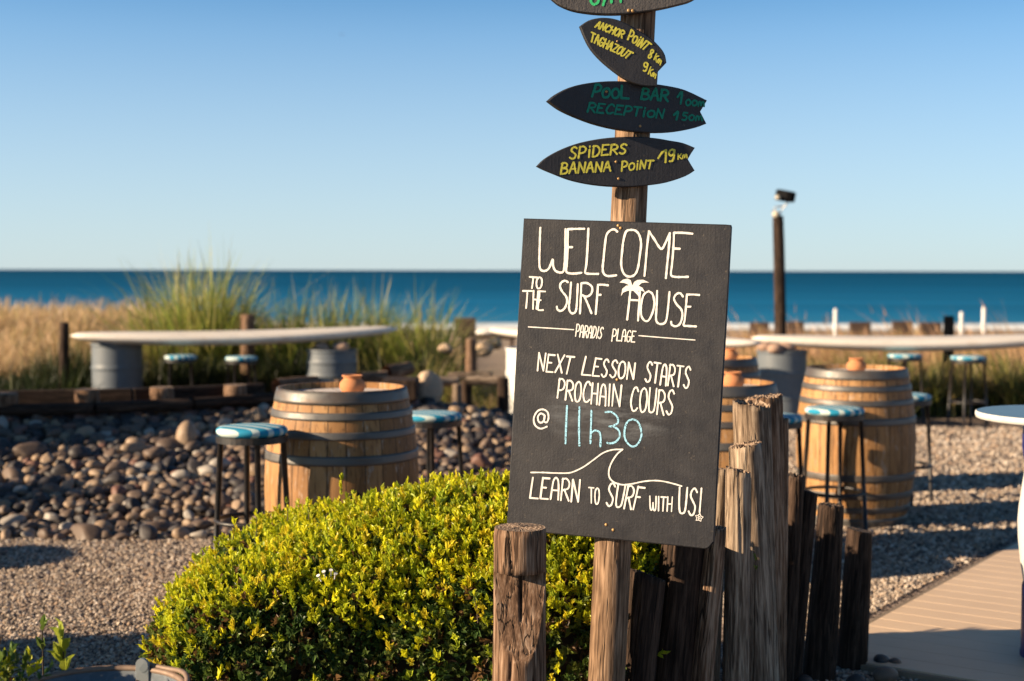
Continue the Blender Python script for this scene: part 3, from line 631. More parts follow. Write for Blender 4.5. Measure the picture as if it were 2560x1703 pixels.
# ------------------------------------------------------------------ wine barrels
def barrel_mats():
    k = NT('barrel_oak'); c = k.coord('Object'); x = k.xyz(c); ang = k.math('ARCTAN2', x[1], x[0]); st = k.math('MULTIPLY', k.math('ADD', ang, 3.15), 26/6.2832)
    idx = k.math('FLOOR', st); frac = k.math('FRACT', st); wn = k.n('ShaderNodeTexWhiteNoise'); wn.noise_dimensions = '1D'; k.l(k.math('ADD', idx, k.math('MULTIPLY', k.objrand(), 50.0)), wn.inputs['W'])
    g = k.noise(k.coord('Object', (1, 1, .12)), 30, 5, .6); big = k.noise(k.coord('Object', (1, 1, .35)), 7, 6, .65)
    col = k.ramp(k.mix(.6, g, wn.outputs[0]), [(.1, (.19, .09, .032)), (.45, (.34, .17, .062)), (.9, (.49, .28, .12))])
    col = k.mix(k.ramp(big, [(.5, 0.0), (.7, .5)]), col, (.10, .05, .022))
    wt = k.ramp(k.noise(k.coord('Object', (1, 1, .22)), 42, 4, .7), [(.58, 0.0), (.66, .7)]); col = k.mix(wt, col, (.46, .38, .31)); col = k.mix(k.ramp(k.noise(k.coord('Object', (1, 1, .06)), 90, 3, .6), [(.36, .7), (.46, 0.0)]), col, (.10, .045, .018))
    seam = k.ramp(k.math('ABSOLUTE', k.math('SUBTRACT', frac, .5)), [(.455, 1.0), (.49, 0.12)])
    col = k.mix(1, col, seam, 'MULTIPLY'); k.set(col=col, rough=.62, spec=.3); k.bump(k.mix(.6, g, seam), .5, .004)
    h = NT('galvanised_hoop'); n = h.noise(h.coord('Object', (1, 1, 1)), 18, 5, .6); n2 = h.noise(h.coord('Object', (1, 1, 4)), 5, 4)
    h.set(col=h.mix(h.ramp(n2, [(.5, 0.0), (.72, .6)]), h.mix(n, (.095, .090, .085), (.165, .158, .15)), (.12, .07, .045)), rough=h.ramp(n, [(.3, .42), (.7, .65)]), metal=.6); h.bump(n, .15, .003)
    t = NT('barrel_head_wood'); c = t.coord('Object', (1, 9, 1)); n = t.noise(c, 7, 5); xx = t.xyz(t.coord('Object')); pl = t.math('FRACT', t.math('MULTIPLY', xx[0], 9.0))
    sm = t.ramp(t.math('ABSOLUTE', t.math('SUBTRACT', pl, .5)), [(.46, 1.0), (.49, .3)])
    t.set(col=t.mix(1, t.mix(n, (.50, .42, .36), (.72, .66, .60)), sm, 'MULTIPLY'), rough=.7)
    return k.m, h.m, t.m
OAK, HOOP, HEAD = barrel_mats()
MT['dark'] = NT('dark_hole').set(col=(.012, .010, .009), rough=.9).m
BH = .925
def br(z):
    t = abs(2*z/BH-1); return .288+.062*(1-t**2.1)
def make_barrel(loc, rz, label, bung=None, dz=0):
    b = empty('wine_barrel', loc, label, 'barrel', 'old wine barrels used as bar tables', rz)
    pr = [(br(z), z) for z in np.linspace(0, BH, 30)]
    mb = MB(); mb.lathe([(0.02, .03), (.262, .03), (.268, 0)]+pr+[(br(BH)-.012, BH), (br(BH)-.015, BH-.035), (.255, BH-.04)], 64); mb.build('staves', OAK, b)
    mb = MB(); mb.lathe([(.276, BH-.028), (0.001, BH-.026)], 48, smooth=False); mb.build('barrel_head', HEAD, b)
    for a, c in ((.0, .062), (.098, .135), (.188, .225), (.300, .345)):
        for u, v in ((1-c, 1-a), (a, c)):
            z0, z1 = u*BH, v*BH; mb = MB(); e = .0045
            zz = np.linspace(z0, z1, 5); P = [(br(z0)-.004, z0)]+[(br(z)+e, z) for z in zz]+[(br(z1)-.004, z1)]
            mb.lathe(P, 64); hp = mb.build('hoop', HOOP, b)
            rv = MB()
            for q in (0, .12): 
                aa = 2.2+a*9+q; rv.lathe([(0, .004), (.008, .002), (.009, 0)], 8); 
    if bung is not None:
        z = .50*BH; mb = MB(); r_ = br(z)+.0015; mb.lathe([(.0, .0), (.026, .0)], 20, smooth=False); mb.lathe([(.026, 0), (.031, .001), (.034, -.004)], 20)
        o = mb.build('bung_hole', MT['dark'], b); o.location = (r_*math.cos(bung), r_*math.sin(bung), z); o.rotation_euler = (0, R(90), bung)
    return b
pL = at(787*1.08613, 971, 6.45); pR = at(1972*1.08613, 922, 8.5)
make_barrel((pL.x, 6.45, .045), .3, 'big oak wine barrel with a bung hole, standing behind the yellow green hedge', bung=math.atan2(-6.45, -pL.x)+.16-.3)
make_barrel((pR.x, 8.5, 0), 1.2, 'oak wine barrel on the gravel at right with a striped stool in front of it')
p2 = at(1835, 975, 7.35); make_barrel((1.07, 7.35, 0), 2.2, 'oak wine barrel half hidden behind the tall palisade logs')
p3 = at(1757*1.08613, 904, 9.5); make_barrel((1.34, 9.5, 0), .8, 'farthest oak wine barrel, only its top right shows past the blackboard edge')
make_barrel((-5.0, 6.4, 0), .5, 'unseen oak wine barrel added beyond the left edge to shade the gravel')  # out of view, added to cast a shadow band over the gravel
# terracotta pots
k = NT('terracotta'); n = k.noise(k.coord('Object'), 14, 5); k.set(col=k.mix(n, (.44, .165, .065), (.58, .27, .13)), rough=.75, spec=.25); k.bump(k.noise(k.coord('Object', (1, 1, 6)), 40, 3), .2, .002); TERRA = k.m
def pot(x, y, z, label, s=1.0):
    mb = MB(); P = [(0, .001), (.030, 0), (.043, .012), (.052, .030), (.051, .046), (.040, .060), (.034, .065), (.037, .071), (.042, .075), (.042, .079), (.034, .078), (.030, .066), (.042, .045), (.040, .022), (0, .012)]
    mb.lathe([(r_*s, q*s) for r_, q in P], 36); o = mb.build('clay_pot', TERRA, None, (x, y, z)); return tag(o, label, 'pot', 'small clay pots on the barrels')
hz = BH-.027
pq = at(880, 975, 6.32); pot(pq.x, 6.34, hz+.045, 'small round clay pot on the barrel behind the hedge', 1.12)
pq = at(2143, 920, 8.4); pot(pq.x, 8.42, hz, 'small round clay pot on the right hand barrel', 1.1)
pq = at(1834, 970, 7.2); pot(pq.x, 7.22, hz, 'small round clay pot on the barrel behind the palisade', 1.12)
pq = at(1826, 900, 9.4); pot(pq.x, 9.45, hz, 'small round clay pot on the farthest barrel at the blackboard edge', 1.1)

# ------------------------------------------------------------------ bar stools
k = NT('striped_cushion'); c = k.coord('Object'); x = k.xyz(c); st = k.math('FRACT', k.math('MULTIPLY', k.math('ADD', x[0], 1.0), 1/.062))
k.set(col=k.mix(k.ramp(st, [(.0, 0.0), (.58, 0.0), (.59, 1.0)], 'CONSTANT'), (.006, .24, .40), (.50, .60, .58)), rough=.8); k.bump(k.noise(k.coord('Object'), 300, 2), .2, .001); STRIPE = k.m
k = NT('black_steel'); n = k.noise(k.coord('Object'), 25, 4); k.set(col=k.mix(k.ramp(n, [(.5, 0.0), (.75, 1.0)]), (.012, .012, .014), (.05, .032, .022)), rough=.45, spec=.5); STEEL = k.m
def stool(loc, rz, label, crz=0.0, h=.72, rs=.165, rz_=.25):
    s = empty('bar_stool', loc, label, 'bar stool', 'bar stools with striped cushions', rz)
    mb = MB(); prof = [(0, .0), (rs-.012, 0), (rs, .012), (rs+.001, .024), (rs-.008, .034), (rs*.8, .038), (rs*.4, .040), (0.001, .041)]
    mb.lathe(prof, 40); c = mb.build('cushion', STRIPE, s, (0, 0, h-.047)); c.rotation_euler = (0, 0, crz)
    mb = MB(); mb.lathe([(rs-.02, h-.075), (rs+.002, h-.075), (rs+.002, h-.0475), (rs-.02, h-.0475), (rs-.02, h-.075)], 40, smooth=False); mb.lathe([(rs-.02, h-.052), (.001, h-.052)], 40, smooth=False); mb.build('seat_ring', STEEL, s)
    for i in range(4):
        a = math.pi/4+i*math.pi/2; m = MB(); m.tube([((rs-.018)*math.cos(a), (rs-.018)*math.sin(a), h-.06), ((rs+.02)*math.cos(a), (rs+.02)*math.sin(a), .0)], .0125, 10); m.build('leg', STEEL, s)
    m = MB(); rr = rs+.004; m.tube([(rr*math.cos(q), rr*math.sin(q), rz_) for q in np.linspace(0, 2*math.pi, 40, endpoint=False)], .010, 8, True); m.build('foot_ring', STEEL, s)
    return s
def stool_at(px, pytop, Y, rz, label, crz=0, h=.72, z0=0.0, rs=.165, rz_=.25):
    p = at(px, pytop, Y); return stool((p.x, Y, z0), rz, label, crz, h, rs, rz_)
stool_at(630, 1065, 6.03, -.44, 'striped bar stool with four black legs left of the barrel behind the hedge', 1.32, .80, .045, .150, .39)
stool_at(1076, 1040, 7.42, .9, 'bar stool with a blue cushion right of the barrel behind the hedge', .25, .735, .03)
stool_at(2087, 1012, 8.02, .35, 'striped bar stool standing in front of the right hand barrel', .2, .74)
stool_at(2262, 990, 9.15, .8, 'bar stool half hidden behind the right side of the right hand barrel', .4, .72)
stool_at(1929, 1040, 7.80, .5, 'bar stool hidden between the two right barrels, only its blue cushion edge shows', .4, .72)
stool_at(452, 887, 13.85, .2, 'small bar stool under the left surfboard table, left one of the pair', .3, .675, 0, .155)
stool_at(604, 889, 13.85, .5, 'small bar stool under the left surfboard table, right one of the pair', .5, .665, 0, .155)
stool_at(2262, 898, 13.9, .6, 'bar stool under the long right surfboard table, behind the right barrel', .3, .70)
stool_at(2421, 894, 13.6, .3, 'bar stool under the long right surfboard table, rightmost in the photo', .9, .70)

# ------------------------------------------------------------------ steel drums and surfboard table tops
def drum_mat(name, a, b):
    k = NT(name); n = k.noise(k.coord('Object'), 9, 5, .6); k.set(col=k.mix(n, a, b), rough=.5, spec=.4, metal=.0); k.bump(n, .1, .005); return k.m
DRUM = drum_mat('grey_drum_paint', (.095, .115, .135), (.15, .17, .19)); DRUMW = drum_mat('white_drum_paint', (.66, .66, .63), (.75, .75, .72))
def drum(x, y, z, r_, h, label, mat, taper=0.0, kind='steel_drum'):
    d = empty(kind, (x, y, z), label, 'steel drum', 'steel drums under the surfboard tables')
    P = [(r_*.96, 0), (r_*1.02, .005), (r_*1.02, .02), (r_*.98, .03)]
    for u in np.linspace(.06, h-.04, 40):
        q = sum(math.exp(-((u-h*f_)/.012)**2) for f_ in (.34, .68)); P.append((r_*(.98+.035*q), u))
    P += [(r_*.98, h-.03), (r_*1.02, h-.02), (r_*1.02, h-.004), (r_*1.0, h), (r_*.95, h-.003), (r_*.95, h-.02), (.001, h-.02)]
    mb = MB(); mb.lathe(P, 48, cap0=True); mb.build('drum_shell', mat, d)
    for f_ in (.34, .68):
        m = MB(); m.lathe([(r_*1.012, h*f_-.012), (r_*1.022, h*f_), (r_*1.012, h*f_+.012)], 48); m.build('drum_rib', mat, d)
    return d
q = at(293, 880, 14.4); drum(q.x, 14.4, -.02, .255, .78, 'grey steel drum holding up the left end of the left surfboard table', DRUM)
q = at(830, 880, 14.4); drum(q.x, 14.4, .30, .255, .40, 'short pale grey drum with a flared foot under the left surfboard table', DRUM)
q = at(1955, 880, 14.2); drum(q.x, 14.2, 0, .25, .71, 'grey steel drum under the left end of the long right surfboard table', DRUM)
q = at(1330, 880, 13.6); drum(q.x, 13.6, 0, .25, .76, 'white painted drum showing just left of the blackboard', DRUMW)
q = at(2760, 880, 14.2); drum(q.x, 14.2, 0, .25, .71, 'grey steel drum outside the right edge of the photo under the right surfboard table', DRUM)
k = NT('surfboard_white'); n = k.noise(k.coord('Object', (1, 4, 4)), 5, 6, .65); n2 = k.noise(k.coord('Object'), 2.2, 4)
k.set(col=k.mix(k.ramp(n, [(.55, 0.0), (.75, .6)]), k.mix(n2, (.66, .60, .53), (.76, .71, .64)), (.42, .32, .24)), rough=.5, spec=.35); BOARD = k.m
def surfboard(pa, pb_, width, thick, label, rock=.05):
    a = Vector(pa); b = Vector(pb_); L = (b-a).length; V = []; n = 44; m = 20
    for i in range(n+1):
        s = i/n; e = 1-abs(2*s-1)**2.3; e = max(e, .0); hw = width/2*e**.62+.004; ht = thick/2*e**.40+.004; zc = rock*((2*s-1)**2-1)
        for k_ in range(m):
            t = 2*math.pi*k_/m; cx, cz = math.cos(t), math.sin(t); y = hw*math.copysign(abs(cx)**.75, cx); z = ht*math.copysign(abs(cz)**.85, cz)
            if cz < 0: z *= 1.1
            V.append(((s-.5)*L, y, zc+z))
    Fc = [(i*m+k_, (i+1)*m+k_, (i+1)*m+(k_+1) % m, i*m+(k_+1) % m) for i in range(n) for k_ in range(m)]+[tuple(range(m)), tuple(n*m+k_ for k_ in range(m-1, -1, -1))]
    mb = MB(); mb.add(V, Fc, True); o = mb.build('surfboard', BOARD, None, (a+b)/2); d = (b-a).normalized()
    y = Vector((0, 0, 1)).cross(d).normalized(); o.rotation_euler = Matrix((d, y, d.cross(y))).transposed().to_euler(); return tag(o, label, 'surfboard', 'old white surfboards used as table tops')
surfboard(at(176, 839, 14.05), at(995, 822, 14.65), .60, .13, 'long white surfboard table top on two drums in front of the green reeds', .055)
surfboard(at(1878, 845, 14.2), at(2700, 842, 14.2), .60, .13, 'long white surfboard table top at right, running out of the photo', .06)
surfboard(at(1222, 824, 14.9), at(1905, 858, 12.95), .54, .11, 'white surfboard table top crossing behind the blackboard', .03)
k = NT('spacer_stone'); n = k.noise(k.coord('Object'), 9, 4); k.set(col=k.mix(n, (.22, .13, .09), (.46, .32, .24)), rough=.85); SPACER = k.m
def blob(name, loc, sc, mat, seed, label=None, cat=None, group=None, rot=None, amp=.12, sub=3):
    o = link(name, stone_mesh(seed, sub, amp), mat, None, loc); o.scale = sc
    if rot: o.rotation_euler = rot
    return tag(o, label, cat, group)
import bmesh
_ico = {}
def ico(sub):
    if sub not in _ico:
        bm = bmesh.new(); bmesh.ops.create_icosphere(bm, subdivisions=sub, radius=1); bm.verts.ensure_lookup_table()
        _ico[sub] = (np.array([v.co[:] for v in bm.verts]), np.array([[v.index for v in f.verts] for f in bm.faces])); bm.free()
    return _ico[sub]
def lumpy(V, g, amp):
    q = np.ones(len(V))
    for _ in range(6):
        d = g.normal(size=3); d /= np.linalg.norm(d); q += amp*.5*np.sin(V@d*g.uniform(1.2, 3.2)+g.uniform(0, 6.28))
    V = V*q[:, None]
    if amp > .14:                      # flattened, chipped faces
        for _ in range(4):
            d = g.normal(size=3); d /= np.linalg.norm(d); h = V@d; c = g.uniform(.62, .92); V = V-np.outer(np.maximum(h-c, 0)*.85, d)
    return V
def stone_mesh(seed, sub=3, amp=.12):
    V, Fc = ico(sub); return np_mesh('stone', lumpy(V, np.random.default_rng(seed), amp), Fc, True)
for i, (px, py, Y, lab) in enumerate([(806, 868, 14.35, 'reddish spacer stone under the right end of the left surfboard, left of two'), (852, 867, 14.35, 'tan spacer stone under the right end of the left surfboard, right of two'),
        (1912, 868, 14.1, 'tan spacer stone on the right drum, leftmost'), (1938, 869, 14.0, 'pale round spacer stone on the right drum'), (1966, 870, 14.05, 'small reddish spacer stone on the right drum')]):
    q = at(px, py, Y); blob('spacer_stone', q, (.085, .08, .05), SPACER, 900+i, lab, 'stone', 'spacer stones on the drums')
q = at(830, 965, 14.4); mb = MB(); mb.box((0, 0, .16), (.8, .7, .32), bev=.02); o = mb.build('stone_plinth', SPACER, None, (q.x, 14.4, -.02)); tag(o, 'low stone plinth under the short pale drum, behind the barrel', 'plinth')

# ------------------------------------------------------------------ pebbles
PCOL = [((.032, .028, .029), (.07, .062, .061), 'dark grey'), ((.095, .068, .051), (.185, .132, .10), 'grey brown'), ((.22, .155, .10), (.37, .265, .18), 'tan'),
        ((.13, .065, .048), (.22, .12, .09), 'reddish brown'), ((.26, .23, .20), (.40, .36, .31), 'pale grey')]
PM = []
for a, b, nme in PCOL:
    k = NT('pebble_'+nme.replace(' ', '_')); v = k.coord('Object'); n = k.noise(v, 2.2, 5, .6); r_ = k.objrand()
    f_ = k.mix(.5, n, r_); sp_ = k.ramp(k.noise(v, 16, 3, .7), [(.55, 1.0), (.7, .75)])
    k.set(col=k.mix(1, k.mix(f_, a, b), sp_, 'MULTIPLY'), rough=.55, spec=.35); k.bump(k.noise(v, 9, 4), .15, .01); PM.append(k.m)
def pebble_field():
    pts = []; g = np.random.default_rng(21); grid = {}; cs = .2
    def ok(x, y, r_):
        gx, gy = int(x//cs), int(y//cs)
        for i in (-1, 0, 1):
            for j in (-1, 0, 1):
                for (a, b, c) in grid.get((gx+i, gy+j), ()):
                    if (a-x)**2+(b-y)**2 < ((c+r_)*.74)**2: return False
        grid.setdefault((gx, gy), []).append((x, y, r_)); return True
    for lo, hi, tries in ((.066, .088, 90), (.049, .066, 700), (.037, .049, 8000), (.028, .040, 14000), (.018, .028, 16000)):
        for _ in range(tries):
            y = g.uniform(7.6, 11.2); x = g.uniform(-.40*y, .9)
            if y > ridge_y(x)-.02: continue
            if x > .05 and y < 8.2+x*1.8: continue
            r_ = g.uniform(lo, hi)
            if y < 7.95 and r_ > .09: continue
            if ok(x, y, r_): pts.append((x, y, r_))
    return pts
def place_pebbles():
    g = np.random.default_rng(5); pts = pebble_field(); items = []
    for x, y, r_ in pts:
        z = float(gz(x, y)); sq = g.uniform(.55, .8); s = (r_*g.uniform(.95, 1.2), r_*g.uniform(.75, .95), r_*sq)
        slope = .16; rot = (slope*.6+g.normal(0, .25), g.normal(0, .25), g.uniform(0, 6.28)); c = int(g.choice(5, p=[.31, .38, .19, .07, .05]))
        pos = (x, y, z+r_*sq*.45); px, py, d = proj(pos); vis = -20 < px < 1275 and not (675 < px < 1035 and py > 985) and not (py > 1215+abs(px-1086)*.13 and px > 520)
        items.append((vis*(r_/d), pos, s, rot, c))
    items.sort(key=lambda t: -t[0]); meshes = [[stone_mesh(100+i*10+j, 3, .17) for j in range(6)] for i in range(5)]
    for i in range(5):
        for m in meshes[i]: m.materials.append(PM[i])
    for n_, (a, pos, s, rot, c) in enumerate(items[:298]):
        o = bpy.data.objects.new('pebble', meshes[c][n_ % 6]); COL.objects.link(o); o.location = pos; o.scale = s; o.rotation_euler = rot
        tag(o, 'larger rounded %s pebble lying on the sloping stone bank' % PCOL[c][2], 'pebble', 'rounded pebbles on the stone bank')
    rest = items[298:]; V0, F0 = ico(2); VV = []; FF = []; MI = []
    for n_, (a, pos, s, rot, c) in enumerate(rest):
        V = lumpy(V0, g, .15)*np.array(s); Rm = np.array(Matrix.Rotation(rot[2], 3, 'Z') @ Matrix.Rotation(rot[1], 3, 'Y') @ Matrix.Rotation(rot[0], 3, 'X'))
        VV.append(V@Rm.T+np.array(pos)); FF.append(F0+n_*len(V0)); MI.append(np.full(len(F0), c))
    me = np_mesh('small_pebbles', np.concatenate(VV), np.concatenate(FF), True); 
    o = link('small_pebbles', me, [m for m in rest_mats()]); me.polygons.foreach_set('material_index', np.concatenate(MI).astype(np.int32)); me.update()
    tag(o, 'mass of smaller pebbles filling the stone bank', 'pebbles', None, 'stuff')
def rest_mats():
    out = []
    for a, b, nme in PCOL:
        k = NT('small_pebble_'+nme.replace(' ', '_')); v = k.pos(); k.set(col=k.mix(k.noise(v, 9, 3), a, b), rough=.6, spec=.3); out.append(k.m)
    return out
place_pebbles()
q = at(468, 1075, 9.45); blob('boulder', (q.x, 9.45, float(gz(q.x, 9.45))+.07), (.072, .08, .10), PM[2], 77, 'pale upright boulder standing out on the dark pebble bank', 'boulder', amp=.2, rot=(0, .3, .4))
k = NT('sandstone'); n = k.noise(k.coord('Object'), 3, 5, .6); k.set(col=k.mix(n, (.36, .25, .16), (.56, .43, .31)), rough=.9); k.bump(n, .5, .05); SANDST = k.m
q = at(1068, 965, 11.3); blob('boulder', (q.x, 11.3, q.z-.02), (.11, .11, .16), SANDST, 71, 'tan sandstone boulder beside the low log rail, right of the barrel', 'boulder', amp=.22, rot=(.1, .2, .3))
for i, (px, py, w_, lab) in enumerate([(1850, 1660, 62, 'big dark rounded stone at the foot of the leaning logs'), (1925, 1690, 40, 'dark stone between the two rightmost log posts'), (2200, 1650, 34, 'brown stone touching the boardwalk edge by the last log post'), (2235, 1652, 26, 'small brown stone furthest right by the boardwalk edge'),
        (2140, 1700, 34, 'grey stone right under the shortest log post'), (2215, 1685, 44, 'flat grey stone in front of the boardwalk corner'), (2010, 1700, 36, 'dark stone in front of the stout black log post')]):
    p = atz(px, py+10, 0.02); r_ = w_/2*p.y/F*1.25; blob('stone', (p.x, p.y, .02+r_*.3), (r_*1.2, r_, r_*.75), PM[i % 2], 40+i, lab, 'stone', 'stones at the foot of the palisade', rot=(0, 0, i*.7))

# ------------------------------------------------------------------ gravel stones
def gravel():
    g = np.random.default_rng(3); V0, F0 = ico(1); VV = []; CC = []; N = 0
    def field(x0, x1, y0, y1, dens, smin, smax, cond=None):
        n = int((y1-y0)*(x1-x0)*dens); y = g.uniform(y0, y1, n); x = g.uniform(x0, x1, n); k_ = np.ones(n, bool)
        if cond is not None: k_ = cond(x, y)
        x, y = x[k_], y[k_]; n = len(x); s = g.uniform(smin, smax, n)
        A = np.repeat(V0[None], n, 0)*(1+g.normal(0, .12, (n, len(V0), 1))); A *= (s[:, None]*np.stack([g.uniform(.8, 1.25, n), g.uniform(.8, 1.25, n), g.uniform(.5, .85, n)], -1))[:, None, :]
        th = g.uniform(0, 6.28, n); c, s_ = np.cos(th)[:, None], np.sin(th)[:, None]; X = A[..., 0]*c-A[..., 1]*s_; Y = A[..., 0]*s_+A[..., 1]*c; tl = g.normal(0, .4, (n, 1)); Z = A[..., 2]+X*tl
        z = gz(x, y)+s*g.uniform(.0, .55, n); P = np.stack([X+x[:, None], Y+y[:, None], Z+z[:, None]], -1); VV.append(P.reshape(-1, 3))
        pal = np.array([(.37, .295, .23), (.48, .40, .32), (.28, .22, .175), (.20, .165, .14), (.42, .30, .21), (.56, .49, .42), (.11, .10, .095)]); ci = g.choice(len(pal), n, p=[.24, .22, .18, .12, .09, .1, .05])
        CC.append(np.repeat(pal[ci]*g.uniform(.85, 1.15, (n, 1)), len(V0), 0))
    field(-2.6, -.6, 4.9, 6.6, 7000, .0052, .0096, lambda x, y: (x > -.385*y))
    field(-3.2, -.1, 6.6, 8.0, 4300, .0065, .0112, lambda x, y: (x > -.385*y))
    dk = lambda x, y: ((x-1.50)*.819-(y-6.02)*.574 < -.02) | ((x-1.18)*.574+(y-5.57)*.819 < -.02)
    field(.9, 3.2, 5.0, 7.2, 5600, .006, .0105, lambda x, y: dk(x, y) & (x < .39*y))
    field(.9, 3.9, 7.2, 9.6, 1900, .010, .016, lambda x, y: dk(x, y) & (x < .39*y)); field(.8, 5.2, 9.6, 13.6, 800, .012, .019, lambda x, y: (x < .39*y))
    V = np.concatenate(VV); n = len(V)//len(V0); Fc = (F0[None]+(np.arange(n)*len(V0))[:, None, None]).reshape(-1, 3)
    k = NT('gravel_stone'); c = k.attr('tint'); k.set(col=c, rough=.85, spec=.25)
    o = link('gravel', np_mesh('gravel', V, Fc, False, np.concatenate(CC)), k.m); tag(o, 'loose beige gravel stones covering the yard', 'gravel', None, 'stuff')
gravel()

# ------------------------------------------------------------------ leaves and hedge
LEAF_V = np.array([(0, 0, 0), (-.24, .42, .06), (0, .45, -.03), (.24, .42, .06), (-.17, .74, .05), (0, .76, -.01), (.17, .74, .05), (0, 1.0, -.06)])
LEAF_F = np.array([(0, 2, 1, 1), (0, 3, 2, 2), (1, 2, 5, 4), (2, 3, 6, 5), (4, 5, 7, 7), (5, 6, 7, 7)])
LEAF_T = np.array([(0, 2, 1), (0, 3, 2), (1, 2, 5), (1, 5, 4), (2, 3, 6), (2, 6, 5), (4, 5, 7), (5, 6, 7)])
def leaves(P, D, N, S, wide, col):
    """P base, D direction, N face normal, S length (arrays)"""
    D = D/np.linalg.norm(D, axis=1, keepdims=True); X = np.cross(D, N); X /= np.linalg.norm(X, axis=1, keepdims=True)+1e-9; Z = np.cross(X, D)
    L = LEAF_V[None]*S[:, None, None]; A = L[..., 0:1]*wide[:, None, None]*X[:, None]+L[..., 1:2]*D[:, None]+L[..., 2:3]*Z[:, None]*2.2+P[:, None]
    n = len(P); Fc = (LEAF_T[None]+(np.arange(n)*8)[:, None, None]).reshape(-1, 3); return A.reshape(-1, 3), Fc, np.repeat(col, 8, 0)
def unit(v): return v/(np.linalg.norm(v, axis=1, keepdims=True)+1e-9)
def sprigs(g, P, D, nl, smin, smax, cols, spread=(.5, 1.25), stem=.03, wide=(.8, 1.2)):
    """a whorl of leaves along a short shoot at each P"""
    n = len(P); D = unit(D); h = g.normal(size=(n, 3)); A = unit(np.cross(D, h)); B = np.cross(D, A); PP = []; DD = []; NN = []; SS = []; CC = []
    base = cols[g.integers(0, len(cols), n)]*g.uniform(.75, 1.25, (n, 1))
    for i in range(nl):
        t = (i+g.uniform(0, .6, n))/nl; az = i*2.4+g.uniform(0, .8, n)+g.uniform(0, 6.28); sp_ = g.uniform(spread[0], spread[1], n)*(1.15-.75*t)
        dr = D*np.cos(sp_)[:, None]+(A*np.cos(az)[:, None]+B*np.sin(az)[:, None])*np.sin(sp_)[:, None]
        PP.append(P+D*(stem*(t-.4))[:, None]); DD.append(dr+np.array([0, 0, .1])); NN.append(unit(D+.5*g.normal(size=(n, 3))*.5)); SS.append(g.uniform(smin, smax, n)*(1-.35*t)); CC.append(base*g.uniform(.85, 1.15, (n, 1)))
    P, D, N, S, Cc = map(np.concatenate, (PP, DD, NN, SS, CC)); return leaves(P, D, N, S, g.uniform(wide[0], wide[1], len(P)), Cc)
k = NT('hedge_leaf'); k.leafy(k.attr('tint'), .38, .42); HLEAF = k.m
k = NT('twig_bark'); k.set(col=k.mix(k.noise(k.coord('Object'), 60, 4), (.03, .02, .012), (.09, .06, .035)), rough=.9); TWIG = k.m
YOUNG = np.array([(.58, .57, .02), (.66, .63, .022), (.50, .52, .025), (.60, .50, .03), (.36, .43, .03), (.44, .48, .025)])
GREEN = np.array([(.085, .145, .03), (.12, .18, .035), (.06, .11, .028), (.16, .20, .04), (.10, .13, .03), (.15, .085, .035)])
HX = [-1.21, -1.16, -1.08, -.95, -.66, -.26, .2, .5, .62]; HZ = [.10, .30, .45, .555, .635, .725, .755, .74, .58]
def hedge_pt(u, v):
    """u along x (0..1), v around the cross-section 0 (front foot) .. 1 (back foot)"""
    x = -1.21+1.70*u; h = np.interp(x, HX, HZ); e = np.clip(np.minimum((x+1.23)/.34, (.51-x)/.2), 0, 1); e = np.sqrt(np.clip(e*(2-e), .02, 1)); yc = 4.72; hy = .60*e
    a = np.pi*(1-v); ca, sa = np.cos(a), np.sin(a); p = .62
    y = yc+hy*np.sign(ca)*np.abs(ca)**p; z = h*np.abs(sa)**p
    bump = .03*np.sin(x*7+1)*np.sin(y*6+2)+.015*np.sin(x*19)*np.sin(y*17+z*15); z = z+bump*np.abs(sa); y = y+bump*ca
    return np.stack([x, y, z], -1)
